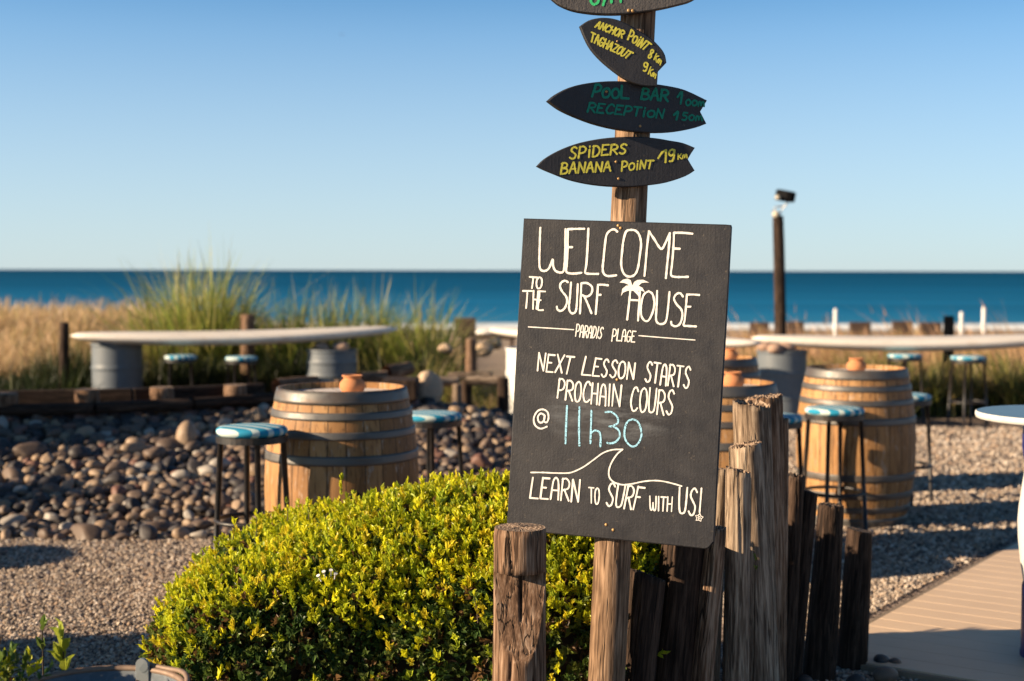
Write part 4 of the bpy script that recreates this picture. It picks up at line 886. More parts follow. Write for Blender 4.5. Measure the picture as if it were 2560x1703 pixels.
def build_hedge():
    g = np.random.default_rng(17)
    root = empty('clipped_hedge', (-.35, 4.7, 0), 'rounded clipped hedge with yellow green leaves left of and behind the blackboard', 'hedge'); off = np.array([-.35, 4.7, 0])
    def samp(n, vmin=0.0, vmax=.75):
        u = g.uniform(0, 1, n); v = g.uniform(vmin, vmax, n); e = 1e-3; P = hedge_pt(u, v); N = np.cross(hedge_pt(np.clip(u+e, 0, 1), v)-hedge_pt(np.clip(u-e, 0, 1), v), hedge_pt(u, v+e)-hedge_pt(u, v-e)); N = unit(N)
        c = np.array([-.35, 4.72, .3]); s = np.sign(((P-c)*N).sum(1)); N *= np.where(s == 0, 1, s)[:, None]; return u, v, P, N
    # solid dark core in place of twigs, added to block light
    U, W = np.meshgrid(np.linspace(0, 1, 60), np.linspace(0, 1, 40)); P = hedge_pt(U.ravel(), W.ravel()); c = np.array([-.35, 4.72, .1]); P = c+(P-c)*np.array([.93, .82, .86]); P += g.normal(0, .008, P.shape)
    I = np.arange(2400).reshape(40, 60); Fc = np.stack([I[:-1, :-1], I[:-1, 1:], I[1:, 1:], I[1:, :-1]], -1).reshape(-1, 4)
    link('light_block_core', np_mesh('light_block_core', P-off, Fc, True), TWIG, root)
    n = 7000; u, v, P, N = samp(n, .02, .8); D = N*.7+np.array([0, 0, .35])+g.normal(0, .45, (n, 3)); P = P-N*g.uniform(.0, .05, n)[:, None]
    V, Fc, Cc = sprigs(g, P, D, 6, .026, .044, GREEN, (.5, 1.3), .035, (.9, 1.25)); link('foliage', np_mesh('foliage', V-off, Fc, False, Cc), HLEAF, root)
    # young yellow growth: thick on the clipped top, thinning out on the front
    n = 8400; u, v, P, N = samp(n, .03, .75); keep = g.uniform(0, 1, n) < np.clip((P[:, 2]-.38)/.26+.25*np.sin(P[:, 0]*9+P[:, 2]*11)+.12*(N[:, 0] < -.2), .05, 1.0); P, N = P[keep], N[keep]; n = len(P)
    D = N*.55+np.array([-.05, 0, .6])+g.normal(0, .3, (n, 3)); P = P+N*(g.uniform(-.012, .02, n)+.03*(g.uniform(0, 1, n) > .88))[:, None]
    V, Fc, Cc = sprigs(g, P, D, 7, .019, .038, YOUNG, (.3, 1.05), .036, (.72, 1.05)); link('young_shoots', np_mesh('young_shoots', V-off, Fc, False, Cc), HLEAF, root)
    # taller stray shoots
    for px, py, Y, h in [(856, 1200, 4.75, .15), (985, 1222, 4.85, .07), (1100, 1205, 4.8, .075), (1125, 1196, 4.8, .08), (1165, 1195, 4.8, .085), (640, 1290, 4.7, .07), (585, 1312, 4.6, .05), (715, 1258, 4.8, .06), (905, 1450, 4.2, .09), (1200, 1205, 4.9, .06), (1240, 1202, 4.9, .06), (820, 1260, 4.8, .05), (1185, 1490, 4.12, .08), (770, 1262, 4.7, .05)]:
        p = np.array(at(px, py, Y)); b = p-np.array([g.normal(0, .01), 0, h]); VV = []; FF = []; CC = []; nb = 0
        for f_ in np.linspace(.35, 1, max(2, int(h/.03))):
            q = b+(p-b)*f_; v_, f2, c2 = sprigs(g, q[None], np.array([[0, 0, 1.]]), 4, .018, .034, YOUNG, (.25, .8), .015); VV.append(v_); FF.append(f2+nb); CC.append(c2); nb += len(v_)
        ts = link('tall_shoot', np_mesh('tall_shoot', np.concatenate(VV)-off, np.concatenate(FF), False, np.concatenate(CC)), HLEAF, root)
        m = MB(); m.tube([b-off, (b+p)/2-off+np.array([.003, 0, 0]), p-off], [.002, .0018, .001], 5); m.build('stem', TWIG, ts)
    # small white trumpet flowers
    k = NT('white_petal').set(col=(.75, .74, .66), rough=.6)
    mb = MB()
    for dx, dz in ((-.022, .0), (-.010, .012), (.006, .016), (.016, .006)):
        p = Vector(at(822, 1445, 4.10))+Vector((dx, 0, dz-.01)); t = Vector((dx*.35, -.012, .02)); mb.tube([p-Vector(off), p+t*.6-Vector(off), p+t-Vector(off)], [.0015, .002, .006], 7)
    mb.build('flower', k.m, root)
build_hedge()
def small_shrub(name, cx, cy, sx, sy, hgt, n, label, cat, cols, seed, smin=.03, smax=.05):
    g = np.random.default_rng(seed); root = empty(name, (cx, cy, 0), label, cat); off = np.array([cx, cy, 0])
    d = unit(g.normal(size=(n, 3))); d[:, 2] = np.abs(d[:, 2]); r_ = g.uniform(.75, 1, n)[:, None]; P = off+d*r_*np.array([sx, sy, hgt]); D = d+np.array([0, 0, .5])+g.normal(0, .3, (n, 3))
    V, Fc, Cc = sprigs(g, P, D, 6, smin, smax, cols, (.4, 1.2), .04); link('foliage', np_mesh('foliage', V-off, Fc, False, Cc), HLEAF, root)
    V0, F0 = ico(3); V = V0*np.array([sx*.8, sy*.8, hgt*.85]); V[:, 2] = np.maximum(V[:, 2], 0); link('light_block_core', np_mesh('light_block_core', V, F0, True), TWIG, root); return root  # solid core added to block light through the leaves
mixc = np.concatenate([YOUNG[:3]*.8, GREEN])
small_shrub('low_hedge', -1.20, 3.10, .33, .40, .67, 1700, 'low leafy hedge cut off by the bottom left corner, behind the metal bucket', 'hedge', mixc, 51, .02, .038)
small_shrub('low_hedge', -3.35, 4.85, .95, .42, .85, 1300, 'unseen leafy hedge added beyond the left edge to shade the gravel', 'hedge', mixc, 52, .04, .07)  # unseen, added as a shade caster for the near gravel
small_shrub('low_hedge', -5.0, 9.2, .5, .75, 1.65, 1200, 'unseen tall bush added beyond the left edge to shade the stone bank', 'hedge', mixc, 53, .05, .08)  # unseen, added to throw shade on the upper stone bank
small_shrub('low_hedge', -4.9, 7.75, .45, .35, 1.05, 600, 'unseen lower bush added beyond the left edge to shade the stone bank', 'hedge', mixc, 54, .05, .08)  # second unseen caster, added to break up the bank's shade
def sprout(px, py, Y, hpx, seed, label, nl=3, cols=YOUNG, s=(.05, .075)):
    g = np.random.default_rng(seed); t = np.array(at(px, py, Y)); b = np.array((t[0]-.01, t[1], 0.0)); root = empty('seedling', b, label, 'seedling', 'tall seedlings')
    mb = MB(); mb.tube([(0, 0, 0), ((t-b)*.5)+np.array([.006, 0, 0]), t-b], [.004, .003, .0015], 6); mb.build('stem', TWIG, root); VV = []; FF = []; CC = []; nb = 0; H = hpx*Y/F
    for i in range(nl):
        q = t-np.array([0, 0, H*i/max(1, nl-1)]); v_, f2, c2 = sprigs(g, q[None], np.array([[0, 0, 1.]]), 3, s[0], s[1], cols, (.35, .9), .01, (.8, 1.1)); VV.append(v_); FF.append(f2+nb); CC.append(c2); nb += len(v_)
    link('leaves', np_mesh('leaves', np.concatenate(VV)-b, np.concatenate(FF), False, np.concatenate(CC)), HLEAF, root)
sprout(158, 1600, 3.35, 90, 61, 'tall green seedling with big leaves above the metal bucket rim', 4, np.array([(.16, .22, .04), (.3, .34, .04)]))
sprout(106, 1575, 3.9, 50, 62, 'smaller dark seedling left of the tall one', 2, GREEN, (.04, .06))
sprout(1888, 1400, 4.40, 25, 63, 'tiny green sprig growing out between the tall palisade logs', 2, GREEN*1.4, (.018, .028))

# ------------------------------------------------------------------ metal bucket in front
def bucket():
    Y = 3.08; cxp = at(245, 1680, Y); zr = at(245, 1669, Y+.19).z; r_ = .185; x0 = cxp.x
    b = empty('metal_bucket', (x0, Y, 0), 'open galvanised bucket with a riveted handle lug, cut off by the bottom edge', 'bucket')
    k = NT('galvanised_steel'); n = k.vor(k.coord('Object'), 38, 'F1', 'Color'); bw = k.n('ShaderNodeRGBToBW'); k.l(n, bw.inputs[0]); k.set(col=k.mix(bw.outputs[0], (.17, .20, .22), (.26, .29, .31)), rough=.42, metal=.55); GAL = k.m
    k = NT('rusty_rim'); k.set(col=k.mix(k.noise(k.coord('Object'), 40, 4), (.10, .06, .042), (.36, .26, .19)), rough=.65, metal=.3); RUST = k.m
    mb = MB(); mb.lathe([(.001, .02), (r_*.8, .02), (r_*.82, 0), (r_*.985, zr-.004), (r_*.97, zr-.004), (r_*.79, .035), (.001, .035)], 56); mb.build('bucket_body', GAL, b)
    m = MB(); m.tube([(r_*math.cos(a), r_*math.sin(a), zr) for a in np.linspace(0, 2*math.pi, 56, endpoint=False)], .0075, 8, True); m.build('rim', RUST, b)
    a0 = math.atan2(.172, .055); m = MB(); rot = Matrix.Rotation(a0-math.pi/2, 3, 'Z'); c = rot @ Vector((0, r_*.955, zr-.012)); m.box(c, (.036, .006, .052), rot, bev=.002); 
    t = rot @ Vector((0, r_*.955, zr+.012)); axis = rot @ Vector((0, 1, 0)); m.tube([t-axis*.004, t+axis*.004], .0165, 16); m.build('handle_lug', GAL, b)
    for dx in (-.013, .013):
        q = rot @ Vector((dx, r_*.955-.004, zr-.028)); mm = MB(); mm.lathe([(.006, -.004), (.005, .003), (.001, .005)], 10); o = mm.build('rivet', RUST, b); o.location = q; o.rotation_euler = (R(90), 0, a0-math.pi/2)
    m = MB(); m.tube([((r_+.006)*math.cos(a), (r_+.006)*math.sin(a), zr+.012-.004*math.sin((a0-a)*6)) for a in np.linspace(a0, a0-2.6, 30)], .006, 8); m.build('bail_handle', RUST, b)
bucket()

# ------------------------------------------------------------------ round table at right
def round_table():
    x0, Y = 2.085, 5.36; t = empty('round_table', (x0, Y, .03), 'round white topped table on a bulging white and blue pedestal at the right edge', 'table')
    k = NT('table_white'); n = k.noise(k.coord('Object'), 12, 5, .65); k.set(col=k.mix(k.ramp(n, [(.6, 0.0), (.72, .6)]), (.56, .555, .52), (.33, .26, .19)), rough=.5); Wm = k.m
    k = NT('table_top_paint'); n = k.noise(k.coord('Object'), 5, 4); k.set(col=k.mix(n, (.10, .20, .32), (.13, .235, .36)), rough=.6, spec=.08); Tm = k.m
    Bm = NT('table_blue').set(col=(.006, .014, .14), rough=.4).m
    zt = .967-.03; mb = MB(); mb.lathe([(.001, zt-.028), (.30, zt-.028), (.314, zt-.024), (.317, zt-.014), (.316, zt-.003), (.312, zt)], 72); mb.build('table_edge', Wm, t)
    mb = MB(); mb.lathe([(.3125, zt-.0005), (.001, zt+.0005)], 72, smooth=False); mb.build('table_top', Tm, t)
    mb = MB(); mb.lathe([(.13, zt-.028), (.143, zt-.05), (.143, .80), (.136, .755)], 40); mb.build('upper_pedestal', Bm, t)
    mb = MB(); mb.lathe([(.134, .755), (.132, .72), (.142, .65), (.152, .57), (.155, .52), (.152, .45), (.142, .36), (.130, .285)], 40); mb.build('pedestal_belly', Wm, t)
    mb = MB(); mb.lathe([(.131, .285), (.135, .27), (.135, .03), (.138, .02), (.138, 0)], 40, cap1=False); mb.build('lower_pedestal', Bm, t)
round_table()

# ------------------------------------------------------------------ timber edging behind the pebble bank
def tlog(a, b, r_, seed, label, mats=LD, cat='timber', group='timbers edging the stone bank', **kw):
    a = Vector(a); b = Vector(b); return put_log('timber_log', a, b, r_, r_, seed, mats, label, cat, group, nth=28, nz=24, **kw)
def stump(px, py, Y, wpx, seed, label, mats=LG, hh=.5):
    t = at(px, py, Y); r_ = wpx/2*Y/F; put_log('timber_stump', Vector((t.x, Y, t.z-hh)), t, r_, r_*.97, seed, mats, label, 'stump', 'short stumps along the timber edging', nth=32, nz=16, lump=.03)
stump(12, 983, 9.95, 66, 81, 'timber stump at the left edge of the photo', LG); stump(217, 973, 10.15, 62, 82, 'timber stump in front of the left steel drum'); stump(405, 968, 10.35, 60, 83, 'timber stump below the left small stool'); stump(588, 962, 10.6, 56, 84, 'timber stump below the right small stool')
tlog(at(-160, 1030, 9.82), at(235, 1022, 10.0), .045, 85, 'front timber rail under the leftmost stumps', lump=.05); tlog(at(238, 1021, 10.0), at(480, 1010, 10.3), .043, 86, 'front timber rail in the middle of the edging', lump=.05); tlog(at(483, 1010, 10.3), at(720, 994, 10.75), .042, 87, 'front timber rail ending behind the big barrel', lump=.05)
tlog(at(-160, 1052, 9.80), at(720, 1014, 10.73), .045, 92, 'lower hidden timber rail touching the top of the pebbles', lump=.05)
def plank(a, b, h, t, label, seed):
    a = Vector(a); b = Vector(b); L = (b-a).length; mb = MB(); mb.box((0, 0, L/2), (t, h, L), bev=.006); o = mb.build('timber_plank', MT['logdark'], None, a); d = (b-a).normalized(); y = Vector((0, 0, 1)); x = y.cross(d).normalized(); y = d.cross(x); o.rotation_euler = Matrix((x, y, d)).transposed().to_euler(); return tag(o, label, 'timber', 'timbers edging the stone bank')
plank(at(-160, 998, 10.18), at(330, 990, 10.42), .11, .06, 'back timber plank behind the left stumps', 1); plank(at(333, 990, 10.42), at(660, 976, 10.85), .11, .06, 'back timber plank running right to the big barrel', 2)
tlog(at(690, 966, 11.0), at(790, 958, 11.3), .06, 88, 'rounded timber below the short pale drum', LG)
tlog(at(896, 948, 11.6), at(960, 945, 11.9), .055, 89, 'short timber to the right of the short pale drum', LG); stump(957, 928, 11.9, 28, 90, 'small stump standing up behind the clay pot', LG); tlog(at(965, 932, 12.0), at(1024, 922, 12.3), .06, 91, 'timber rising toward the reeds, right of the clay pot', LG)
stump(845, 950, 11.5, 18, 96, 'thin stump just left of the clay pot on the big barrel', LG)
mb = MB(); mb.box((0, 0, 0), (.27, .4, .16), bev=.012); q = at(1002, 972, 11.0); o = mb.build('timber_block', MT['logdark'], None, q); tag(o, 'dark squared timber block right of the big barrel rim', 'timber', 'timbers edging the stone bank')
# low log rail fence
def rail_fence():
    f = empty('log_rail', (0, 11.8, 0), 'low pale log rail on dark posts between the barrel and the blackboard', 'rail'); o0 = Vector((0, 11.8, 0))
    def part(name, a, b, r_, seed, mats): 
        me = log_mesh((b-a).length, r_, r_*.95, seed, nth=28, nz=20, lump=.08); o = link(name, me, mats, f); o.location = a-o0; o.rotation_mode = 'QUATERNION'; o.rotation_quaternion = frame_from(a, b)
    part('rail', at(1096, 955, 11.7), at(1146, 953, 11.75), .045, 1, LL); part('rail', at(1166, 952, 11.9), at(1264, 952, 11.9), .042, 2, LL); part('rail', at(1120, 940, 12.1), at(1230, 938, 12.1), .03, 6, LL)
    part('post', at(1142, 1030, 11.65), at(1142, 960, 11.65), .042, 3, LL); part('post', at(1165, 1060, 11.95), at(1165, 950, 11.95), .05, 4, LD); part('post', at(1258, 1075, 11.8), at(1258, 944, 11.8), .05, 5, LD)
rail_fence()
put_log('wooden_post', at(1178, 960, 12.6), at(1178, 846, 12.6), .05, .047, 95, LG, 'wooden post standing behind the low log rail', 'post', nth=28, nz=20)
# lone posts
def lone(px0, py0, px1, py1, Y, wpx, seed, mats, label): 
    r_ = wpx/2*Y/F; b = at(px0, py0, Y); return put_log('wooden_post', Vector((b.x, Y, -.1)), at(px1, py1, Y), r_, r_*.92, seed, mats, label, 'post', None, nth=28, nz=20)
lone(158, 950, 160, 806, 14.7, 26, 101, LD, 'dark rounded post at the left tip of the left surfboard table')
lone(619, 830, 619, 786, 14.95, 38, 102, LG, 'brown stump sticking up in the reeds behind the left surfboard table')
lone(2372, 860, 2372, 790, 15.6, 28, 103, LD, 'dark round topped post behind the long right surfboard table')
# lamp post with floodlight
def lamp():
    Y = 15.0; b = at(1950, 850, Y); t = at(1945, 540, Y); root = empty('lamp_post', (b.x, Y, 0), 'wooden lamp post with floodlights on top behind the right surfboard table', 'lamp post'); o0 = Vector((b.x, Y, 0)); r_ = .062
    a = Vector((b.x+.01, Y, -.1)); me = log_mesh((t-a).length, r_*1.12, r_*.92, 110, nth=32, nz=30, lump=.03, bend=.012); o = link('pole', me, LD, root); o.location = a-o0; o.rotation_mode = 'QUATERNION'; o.rotation_quaternion = frame_from(a, t)
    DK = NT('floodlight_black').set(col=(.008, .008, .009), rough=.85, spec=.1).m; GL = NT('lamp_lens_glint').set(col=(.42, .38, .30), rough=.25, spec=.5).m; AL = NT('bracket_steel').set(col=(.35, .37, .4), rough=.4, metal=.6).m  # pale lens colour stands in for the sun's glint
    c = at(1962, 490, Y)-o0; rot = Matrix.Rotation(R(-35), 3, 'Z') @ Matrix.Rotation(R(12), 3, 'Y'); m = MB(); m.box(c, (.15, .17, .115), rot, bev=.012)
    for i in range(5): m.box(c+rot @ Vector((.078+.008, -.06+.03*i, 0)), (.016, .006, .10), rot)
    fl = m.build('floodlight', DK, root); m = MB(); q = at(1943, 493, Y-.10)-o0; m.lathe([(.001, .012), (.022, .009), (.026, 0), (.026, -.03)], 18); l = m.build('lens', GL, root); l.location = q; l.rotation_euler = (R(68), 0, R(-40))
    m = MB(); s = at(1945, 536, Y)-o0; m.tube([s+Vector((-.02, 0, -.01)), s+Vector((-.055, 0, .03)), s+Vector((-.03, 0, .075)), s+Vector((.04, 0, .085)), s+Vector((.085, 0, .10))], .009, 8); m.tube([s+Vector((.02, 0, 0)), s+Vector((.04, 0, .05)), s+Vector((.1, 0, .12))], .009, 8); m.build('bracket', AL, root)
    m = MB(); q = at(1938, 535, Y-.07)-o0; m.lathe([(.001, .012), (.03, .010), (.037, 0), (.037, -.06), (.025, -.08)], 20); l = m.build('spotlight', GL, root); l.location = q; l.rotation_euler = (R(80), 0, R(-35))
lamp()

# ------------------------------------------------------------------ reeds and dune grasses
def blades(g, P, L, lean, curve, width, cols, seg=5, wind=(0, 0)):
    n = len(P); az = g.uniform(0, 6.28, n); dh = np.stack([np.cos(az), np.sin(az)], -1); t = np.linspace(0, 1, seg+1); A = np.zeros((n, seg+1, 2, 3)); tw = az+g.uniform(-1, 1, n)+1.57; wx = np.stack([np.cos(tw), np.sin(tw), np.zeros(n)], -1)
    for i, u in enumerate(t):
        h = (lean*u+curve*u*u)[:, None]*L[:, None]*dh+np.array(wind)[None]*(u*u)*L[:, None]; z = L*(u-.42*np.minimum(curve+lean, 1.1)*u**2.2); c = np.stack([P[:, 0]+h[:, 0], P[:, 1]+h[:, 1], P[:, 2]+z], -1); wd = (width*(1-u)**.6+.0004)[:, None]*wx
        A[:, i, 0] = c-wd; A[:, i, 1] = c+wd
    k_ = 2*(seg+1); b = (np.arange(n)*k_)[:, None, None]; f = np.array([[2*i, 2*i+1, 2*i+3, 2*i+2] for i in range(seg)])[None]; Fc = (b+f).reshape(-1, 4)
    cc = cols[g.integers(0, len(cols), n)]*g.uniform(.7, 1.3, (n, 1)); base = np.repeat(cc[:, None], k_, 1)
    return A.reshape(-1, 3), Fc, base.reshape(-1, 3)
k = NT('grass_blade'); k.leafy(k.attr('tint'), .42, .5); GRASS = k.m
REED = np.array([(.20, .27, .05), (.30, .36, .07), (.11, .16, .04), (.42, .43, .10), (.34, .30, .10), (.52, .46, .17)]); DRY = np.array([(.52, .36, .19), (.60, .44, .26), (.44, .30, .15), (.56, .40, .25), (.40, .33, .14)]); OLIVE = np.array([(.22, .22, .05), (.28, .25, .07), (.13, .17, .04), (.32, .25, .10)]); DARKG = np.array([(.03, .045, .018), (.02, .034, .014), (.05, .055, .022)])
def clump(px, Y, sx, n, hmin, hmax, label, seed, cols=REED, group='green reed clumps behind the left table', lean=.35, curve=.35, wid=.012, name='reed_clump', cat='reed clump', z0=None, wind=(0, 0)):
    g = np.random.default_rng(seed); x = at(px, 800, Y).x; P = np.stack([g.normal(0, sx, n), g.normal(0, sx*.6, n), np.zeros(n)], -1); L = hmin+(hmax-hmin)*g.beta(2, 2.6, n)
    V, Fc, Cc = blades(g, P, L, np.abs(g.normal(0, lean, n)), np.abs(g.normal(0, curve, n)), g.uniform(.5, 1, n)*wid, cols, wind=wind)
    o = link(name, np_mesh(name, V, Fc, True, Cc), GRASS, None, (x, Y, float(gz(x, Y)) if z0 is None else z0)); return tag(o, label, cat, group)
clump(505, 15.8, 0.2, 1009, 1.0, 2.15, 'tallest and widest green reed clump, at the left behind the left surfboard table', 201, lean=.27, curve=.33, wid=.014)
clump(400, 15.9, 0.1, 161, 0.8, 1.75, 'thin reed clump leaning left beside the tallest clump', 202, lean=.27, curve=.33, wid=.014)
clump(610, 15.9, 0.1, 322, 0.8, 1.45, 'reed clump right of the tallest clump, above the brown stump', 203, lean=.27, curve=.33, wid=.014)
clump(728, 15.8, 0.105, 348, 0.8, 1.75, 'reed clump with pale stalks in the middle of the row', 204, lean=.27, curve=.33, wid=.014); clump(838, 15.9, 0.105, 403, 0.8, 1.75, 'dense reed clump third from the right end of the row', 205, lean=.27, curve=.33, wid=.014)
clump(948, 15.9, 0.105, 348, 0.8, 1.75, 'reed clump second from the right end of the row', 206, lean=.27, curve=.33, wid=.014); clump(1062, 15.7, 0.105, 376, 0.75, 1.6, 'bright reed clump at the right end of the row', 207, lean=.27, curve=.33, wid=.014)
clump(1085, 12.9, .16, 260, .35, .6, 'low arching grass tuft by the sandstone boulder', 208, OLIVE, None, .7, .7, .006, 'grass_tuft', 'grass tuft', z0=.30)
clump(1010, 13.4, .18, 260, .4, .75, 'dark arching grass tuft behind the timbers right of the clay pot', 209, np.concatenate([DARKG, OLIVE]), None, .6, .6, .006, 'grass_tuft', 'grass tuft', z0=.2)
for i, (px, lab) in enumerate([(210, 'dark grass tuft beside the left tip of the left surfboard'), (255, 'dark leaning grass tuft behind the left steel drum'), (330, 'brown green grass tuft between the drum and the tall reeds')]):
    clump(px, 15.6, .12, 260, .7, 1.15, lab, 215+i, np.concatenate([DARKG, DRY*.5, OLIVE]), 'grass tufts behind the left drum', .4, .45, .006, 'grass_tuft', 'grass tuft')
def field(name, boxes, label, cols, seed, wid, wind=(0, 0), lean=.18, curve=.25, heads=0.0):
    g = np.random.default_rng(seed); VV = []; FF = []; CC = []; nb = 0
    for (pxa, pxb, ya, yb, n, h0, h1) in boxes:
        y = g.uniform(ya, yb, n); x = (g.uniform(pxa, pxb, n)-CX)/F*y; P = np.stack([x, y, gz(x, y)], -1); L = g.uniform(h0, h1, n)*(1+.15*np.sin(x*5))
        V, Fc, Cc = blades(g, P, L, np.abs(g.normal(0, lean, n)), np.abs(g.normal(0, curve, n)), g.uniform(.6, 1, n)*wid*(y/16), cols, 4, wind); VV.append(V); FF.append(Fc+nb); CC.append(Cc); nb += len(V)
        if heads:
            m = int(n*heads); idx = g.integers(0, n, m); tips = V.reshape(n, -1, 3)[idx][:, -1]; Lh = np.full(m, .16)
            V, Fc, Cc = blades(g, tips-np.array([0, 0, .06]), Lh, np.abs(g.normal(0, .15, m)), np.full(m, .25), np.full(m, .007), cols*1.1, 3, wind); VV.append(V); FF.append(Fc+nb); CC.append(Cc); nb += len(V)
    o = link(name, np_mesh(name, np.concatenate(VV), np.concatenate(FF), True, np.concatenate(CC)), GRASS); return tag(o, label, cat_of(name), None, 'stuff')
def cat_of(n): return n.replace('_', ' ')
field('dune_grass', [(-150, 420, 17.5, 24, 9000, .32, .60), (-150, 330, 15.2, 17.5, 2600, .35, .75), (380, 1150, 19, 25, 2500, .2, .38)], 'blond dry dune grass filling the left background', DRY, 301, .009, (.10, 0), .2, .3, .35)
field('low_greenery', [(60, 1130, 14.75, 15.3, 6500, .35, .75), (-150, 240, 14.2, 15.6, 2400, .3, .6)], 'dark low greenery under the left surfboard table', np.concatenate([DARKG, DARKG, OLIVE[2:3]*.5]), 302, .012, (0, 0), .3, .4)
field('beach_grass', [(1800, 2620, 18, 24, 5200, .32, .62), (1560, 2200, 16, 19, 2200, .25, .5), (1800, 2600, 17.5, 20, 260, .6, 1.15)], 'dry pinkish grass leaning in the wind beyond the right surfboard table', DRY*np.array([1, .88, .85]), 303, .008, (-.35, 0), .2, .25, .3)
field('low_shrubs', [(1760, 2680, 14.9, 16.4, 7000, .35, .75), (1100, 1300, 14.0, 16.5, 1800, .2, .45)], 'olive green low plants under the right surfboard table', np.concatenate([OLIVE, OLIVE, DRY[:2]*.8]), 304, .010, (-.2, 0), .4, .5)
for i, (px, lab) in enumerate([(2330, 'bright arching grass clump between the two right stools'), (2140, 'olive grass clump left of the right stools'), (2560, 'arching grass clump at the right edge above the round table')]):
    clump(px, 14.8, .22, 500, .45, .85, lab, 310+i, np.concatenate([OLIVE*1.2, DARKG]), 'grass clumps under the right table', .5, .55, .008, 'grass_clump', 'grass clump')
# stones and rubble beyond the log rail
for i, (px, py, Y, s, lab) in enumerate([(1205, 872, 15.5, .10, 'tan rock left of the white drum'), (1235, 858, 16, .09, 'pale rock nearest the white drum'), (1115, 870, 15, .08, 'brown rock right of the reeds'), (1180, 1025, 11.2, .05, 'small pale stone at the foot of the log rail'), (1210, 1040, 10.9, .05, 'lone sunlit stone on the slope below the log rail')]):
    q = at(px, py, Y); blob('rock', q, (s*1.2, s, s*.8), SANDST, 400+i, lab+' in the middle distance', 'rock', 'rocks around the log rail', amp=.2)
# brown crate, beach chairs, white poles
k = NT('dark_wicker'); v = k.coord('Object'); n = k.noise(v, 60, 2); k.set(col=k.mix(n, (.035, .02, .014), (.11, .065, .045)), rough=.8); k.bump(n, .5, .01); WICK = k.m; CUSH = NT('pale_cushion').set(col=(.72, .68, .64), rough=.8).m
q = at(1163, 818, 17); mb = MB(); mb.box((0, 0, 0), (.25, .25, .22), bev=.01); 
for zz in (-.07, 0, .07): mb.box((0, -.128, zz), (.25, .008, .045))
o = mb.build('wooden_crate', WICK, None, q); tag(o, 'dark brown crate at the edge of the reeds above the sea', 'crate')
put_log('wooden_post', Vector((q.x, 17, -.1)), Vector((q.x, 17, q.z-.11)), .05, .05, 97, LD, 'dark post under the brown crate', 'post', None, nth=20, nz=8)
def chair(px, py, Y, wpx, label):
    q = at(px, py, Y); w_ = wpx*Y/F; g0 = float(gz(q.x, Y)); h = q.z-g0; b = empty('beach_chair', (q.x, Y, g0), label, 'beach chair', 'dark wicker chairs facing the sea')
    mb = MB(); mb.box((0, 0, h-.22), (w_, .07, .44), bev=.02); mb.build('backrest', WICK, b)
    mb = MB(); mb.box((0, .3, h-.42), (w_, .55, .10), bev=.02); mb.build('seat', WICK, b); mb = MB(); mb.box((0, .3, h-.34), (w_*.9, .5, .06), bev=.02); mb.build('cushion', CUSH, b)
    for sx in (-1, 1):
        mb = MB(); mb.box((sx*(w_/2-.03), .3, h-.30), (.06, .5, .10), bev=.01); mb.build('armrest', WICK, b)
        for y in (.02, .52): mb = MB(); mb.box((sx*(w_/2-.03), y, (h-.47)/2), (.05, .05, h-.47)); mb.build('leg', WICK, b)
for px, py, w_, Y, lab in [(1898, 806, 48, 26, 'dark wicker chair just left of the lamp post'), (1988, 804, 44, 26, 'dark wicker chair just right of the lamp post'), (2150, 805, 54, 27, 'dark wicker chair in the open gap between lamp post and round topped post'), (2256, 803, 52, 26, 'dark wicker chair behind the grass, third from the right post'), (2326, 806, 56, 25, 'dark wicker chair right beside the round topped post')]: chair(px, py, Y, w_, lab)
WP = NT('white_pole_paint').set(col=(.78, .78, .76), rough=.5).m
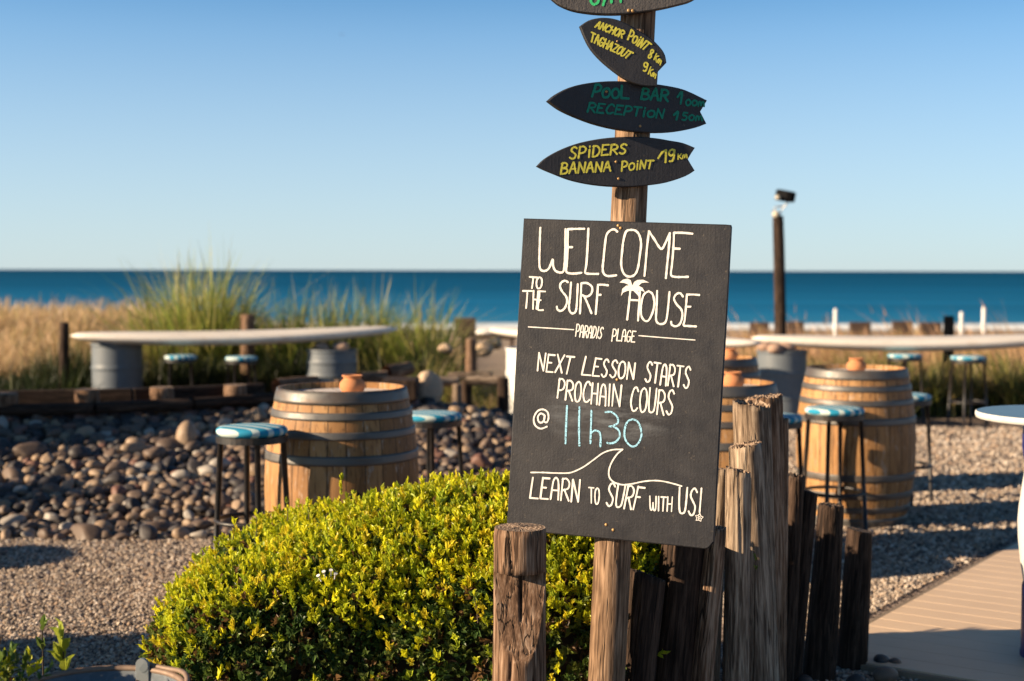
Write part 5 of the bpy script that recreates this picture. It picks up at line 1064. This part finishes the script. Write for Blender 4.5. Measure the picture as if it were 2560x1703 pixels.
for px, py, Y, wpx, lab in [(2089, 772, 30, 9, 'white pole on the beach right of the lamp post'), (2404, 780, 30, 9, 'shorter white pole right of the round topped post'), (2460, 768, 29, 9.5, 'tallest white pole, near the right edge of the beach')]:
    q = at(px, py, Y); g0 = float(gz(q.x, Y)); mb = MB(); r_ = wpx/2*Y/F; mb.lathe([(r_*1.15, 0), (r_*1.15, .06), (r_, .07), (r_, q.z-g0-.05), (r_*1.08, q.z-g0-.04), (r_*.8, q.z-g0)], 16, cap1=True); o = mb.build('white_pole', WP, None, (q.x, Y, g0)); tag(o, lab, 'pole', 'white poles on the beach')
def lounger():
    q = at(1216, 820, 20); g0 = float(gz(q.x, 20)); h = q.z-g0; b = empty('beach_lounger', (q.x, 20, g0), 'brown lounger with a white rounded cushion left of the blackboard', 'lounger'); mb = MB(); mb.box((.1, 0, h-.13), (.62, .5, .05), bev=.01); mb.build('frame', WICK, b)
    for sx in (-.16, .36):
        for sy in (-.2, .2): mb = MB(); mb.box((sx, sy, (h-.15)/2), (.05, .05, h-.15)); mb.build('leg', WICK, b)
    o = link('cushion', stone_mesh(5, 3, .03), CUSH, b, (.02, 0, h-.055)); o.scale = (.21, .26, .06)
lounger()

# a far gull, a speck in the sky
def bird():
    q = at(855, 86, 90); V = [(-.16, .02, .06), (-.08, .05, .035), (0, .07, .0), (.08, .05, .035), (.16, .02, .06), (-.08, -.03, .03), (0, -.05, -.012), (.08, -.03, .03), (0, .20, 0), (0, -.17, -.01), (0, .02, .03), (0, .02, -.04)]
    mb = MB(); mb.add(V, [(0, 5, 1), (1, 5, 6, 2), (2, 6, 7, 3), (3, 7, 4), (8, 10, 2), (8, 2, 11), (9, 6, 10), (9, 11, 6)]); mb.tube([(0, -.17, -.01), (0, -.05, 0), (0, .1, .005), (0, .2, 0)], [.012, .035, .035, .012], 8)
    o = mb.build('bird', NT('bird_grey').set(col=(.05, .05, .055), rough=.8).m, None, q); o.rotation_euler = (0, 0, 1.2); o.scale = (.6, .6, .6); tag(o, 'tiny dark bird flying high in the empty sky left of the signs', 'bird')
bird()
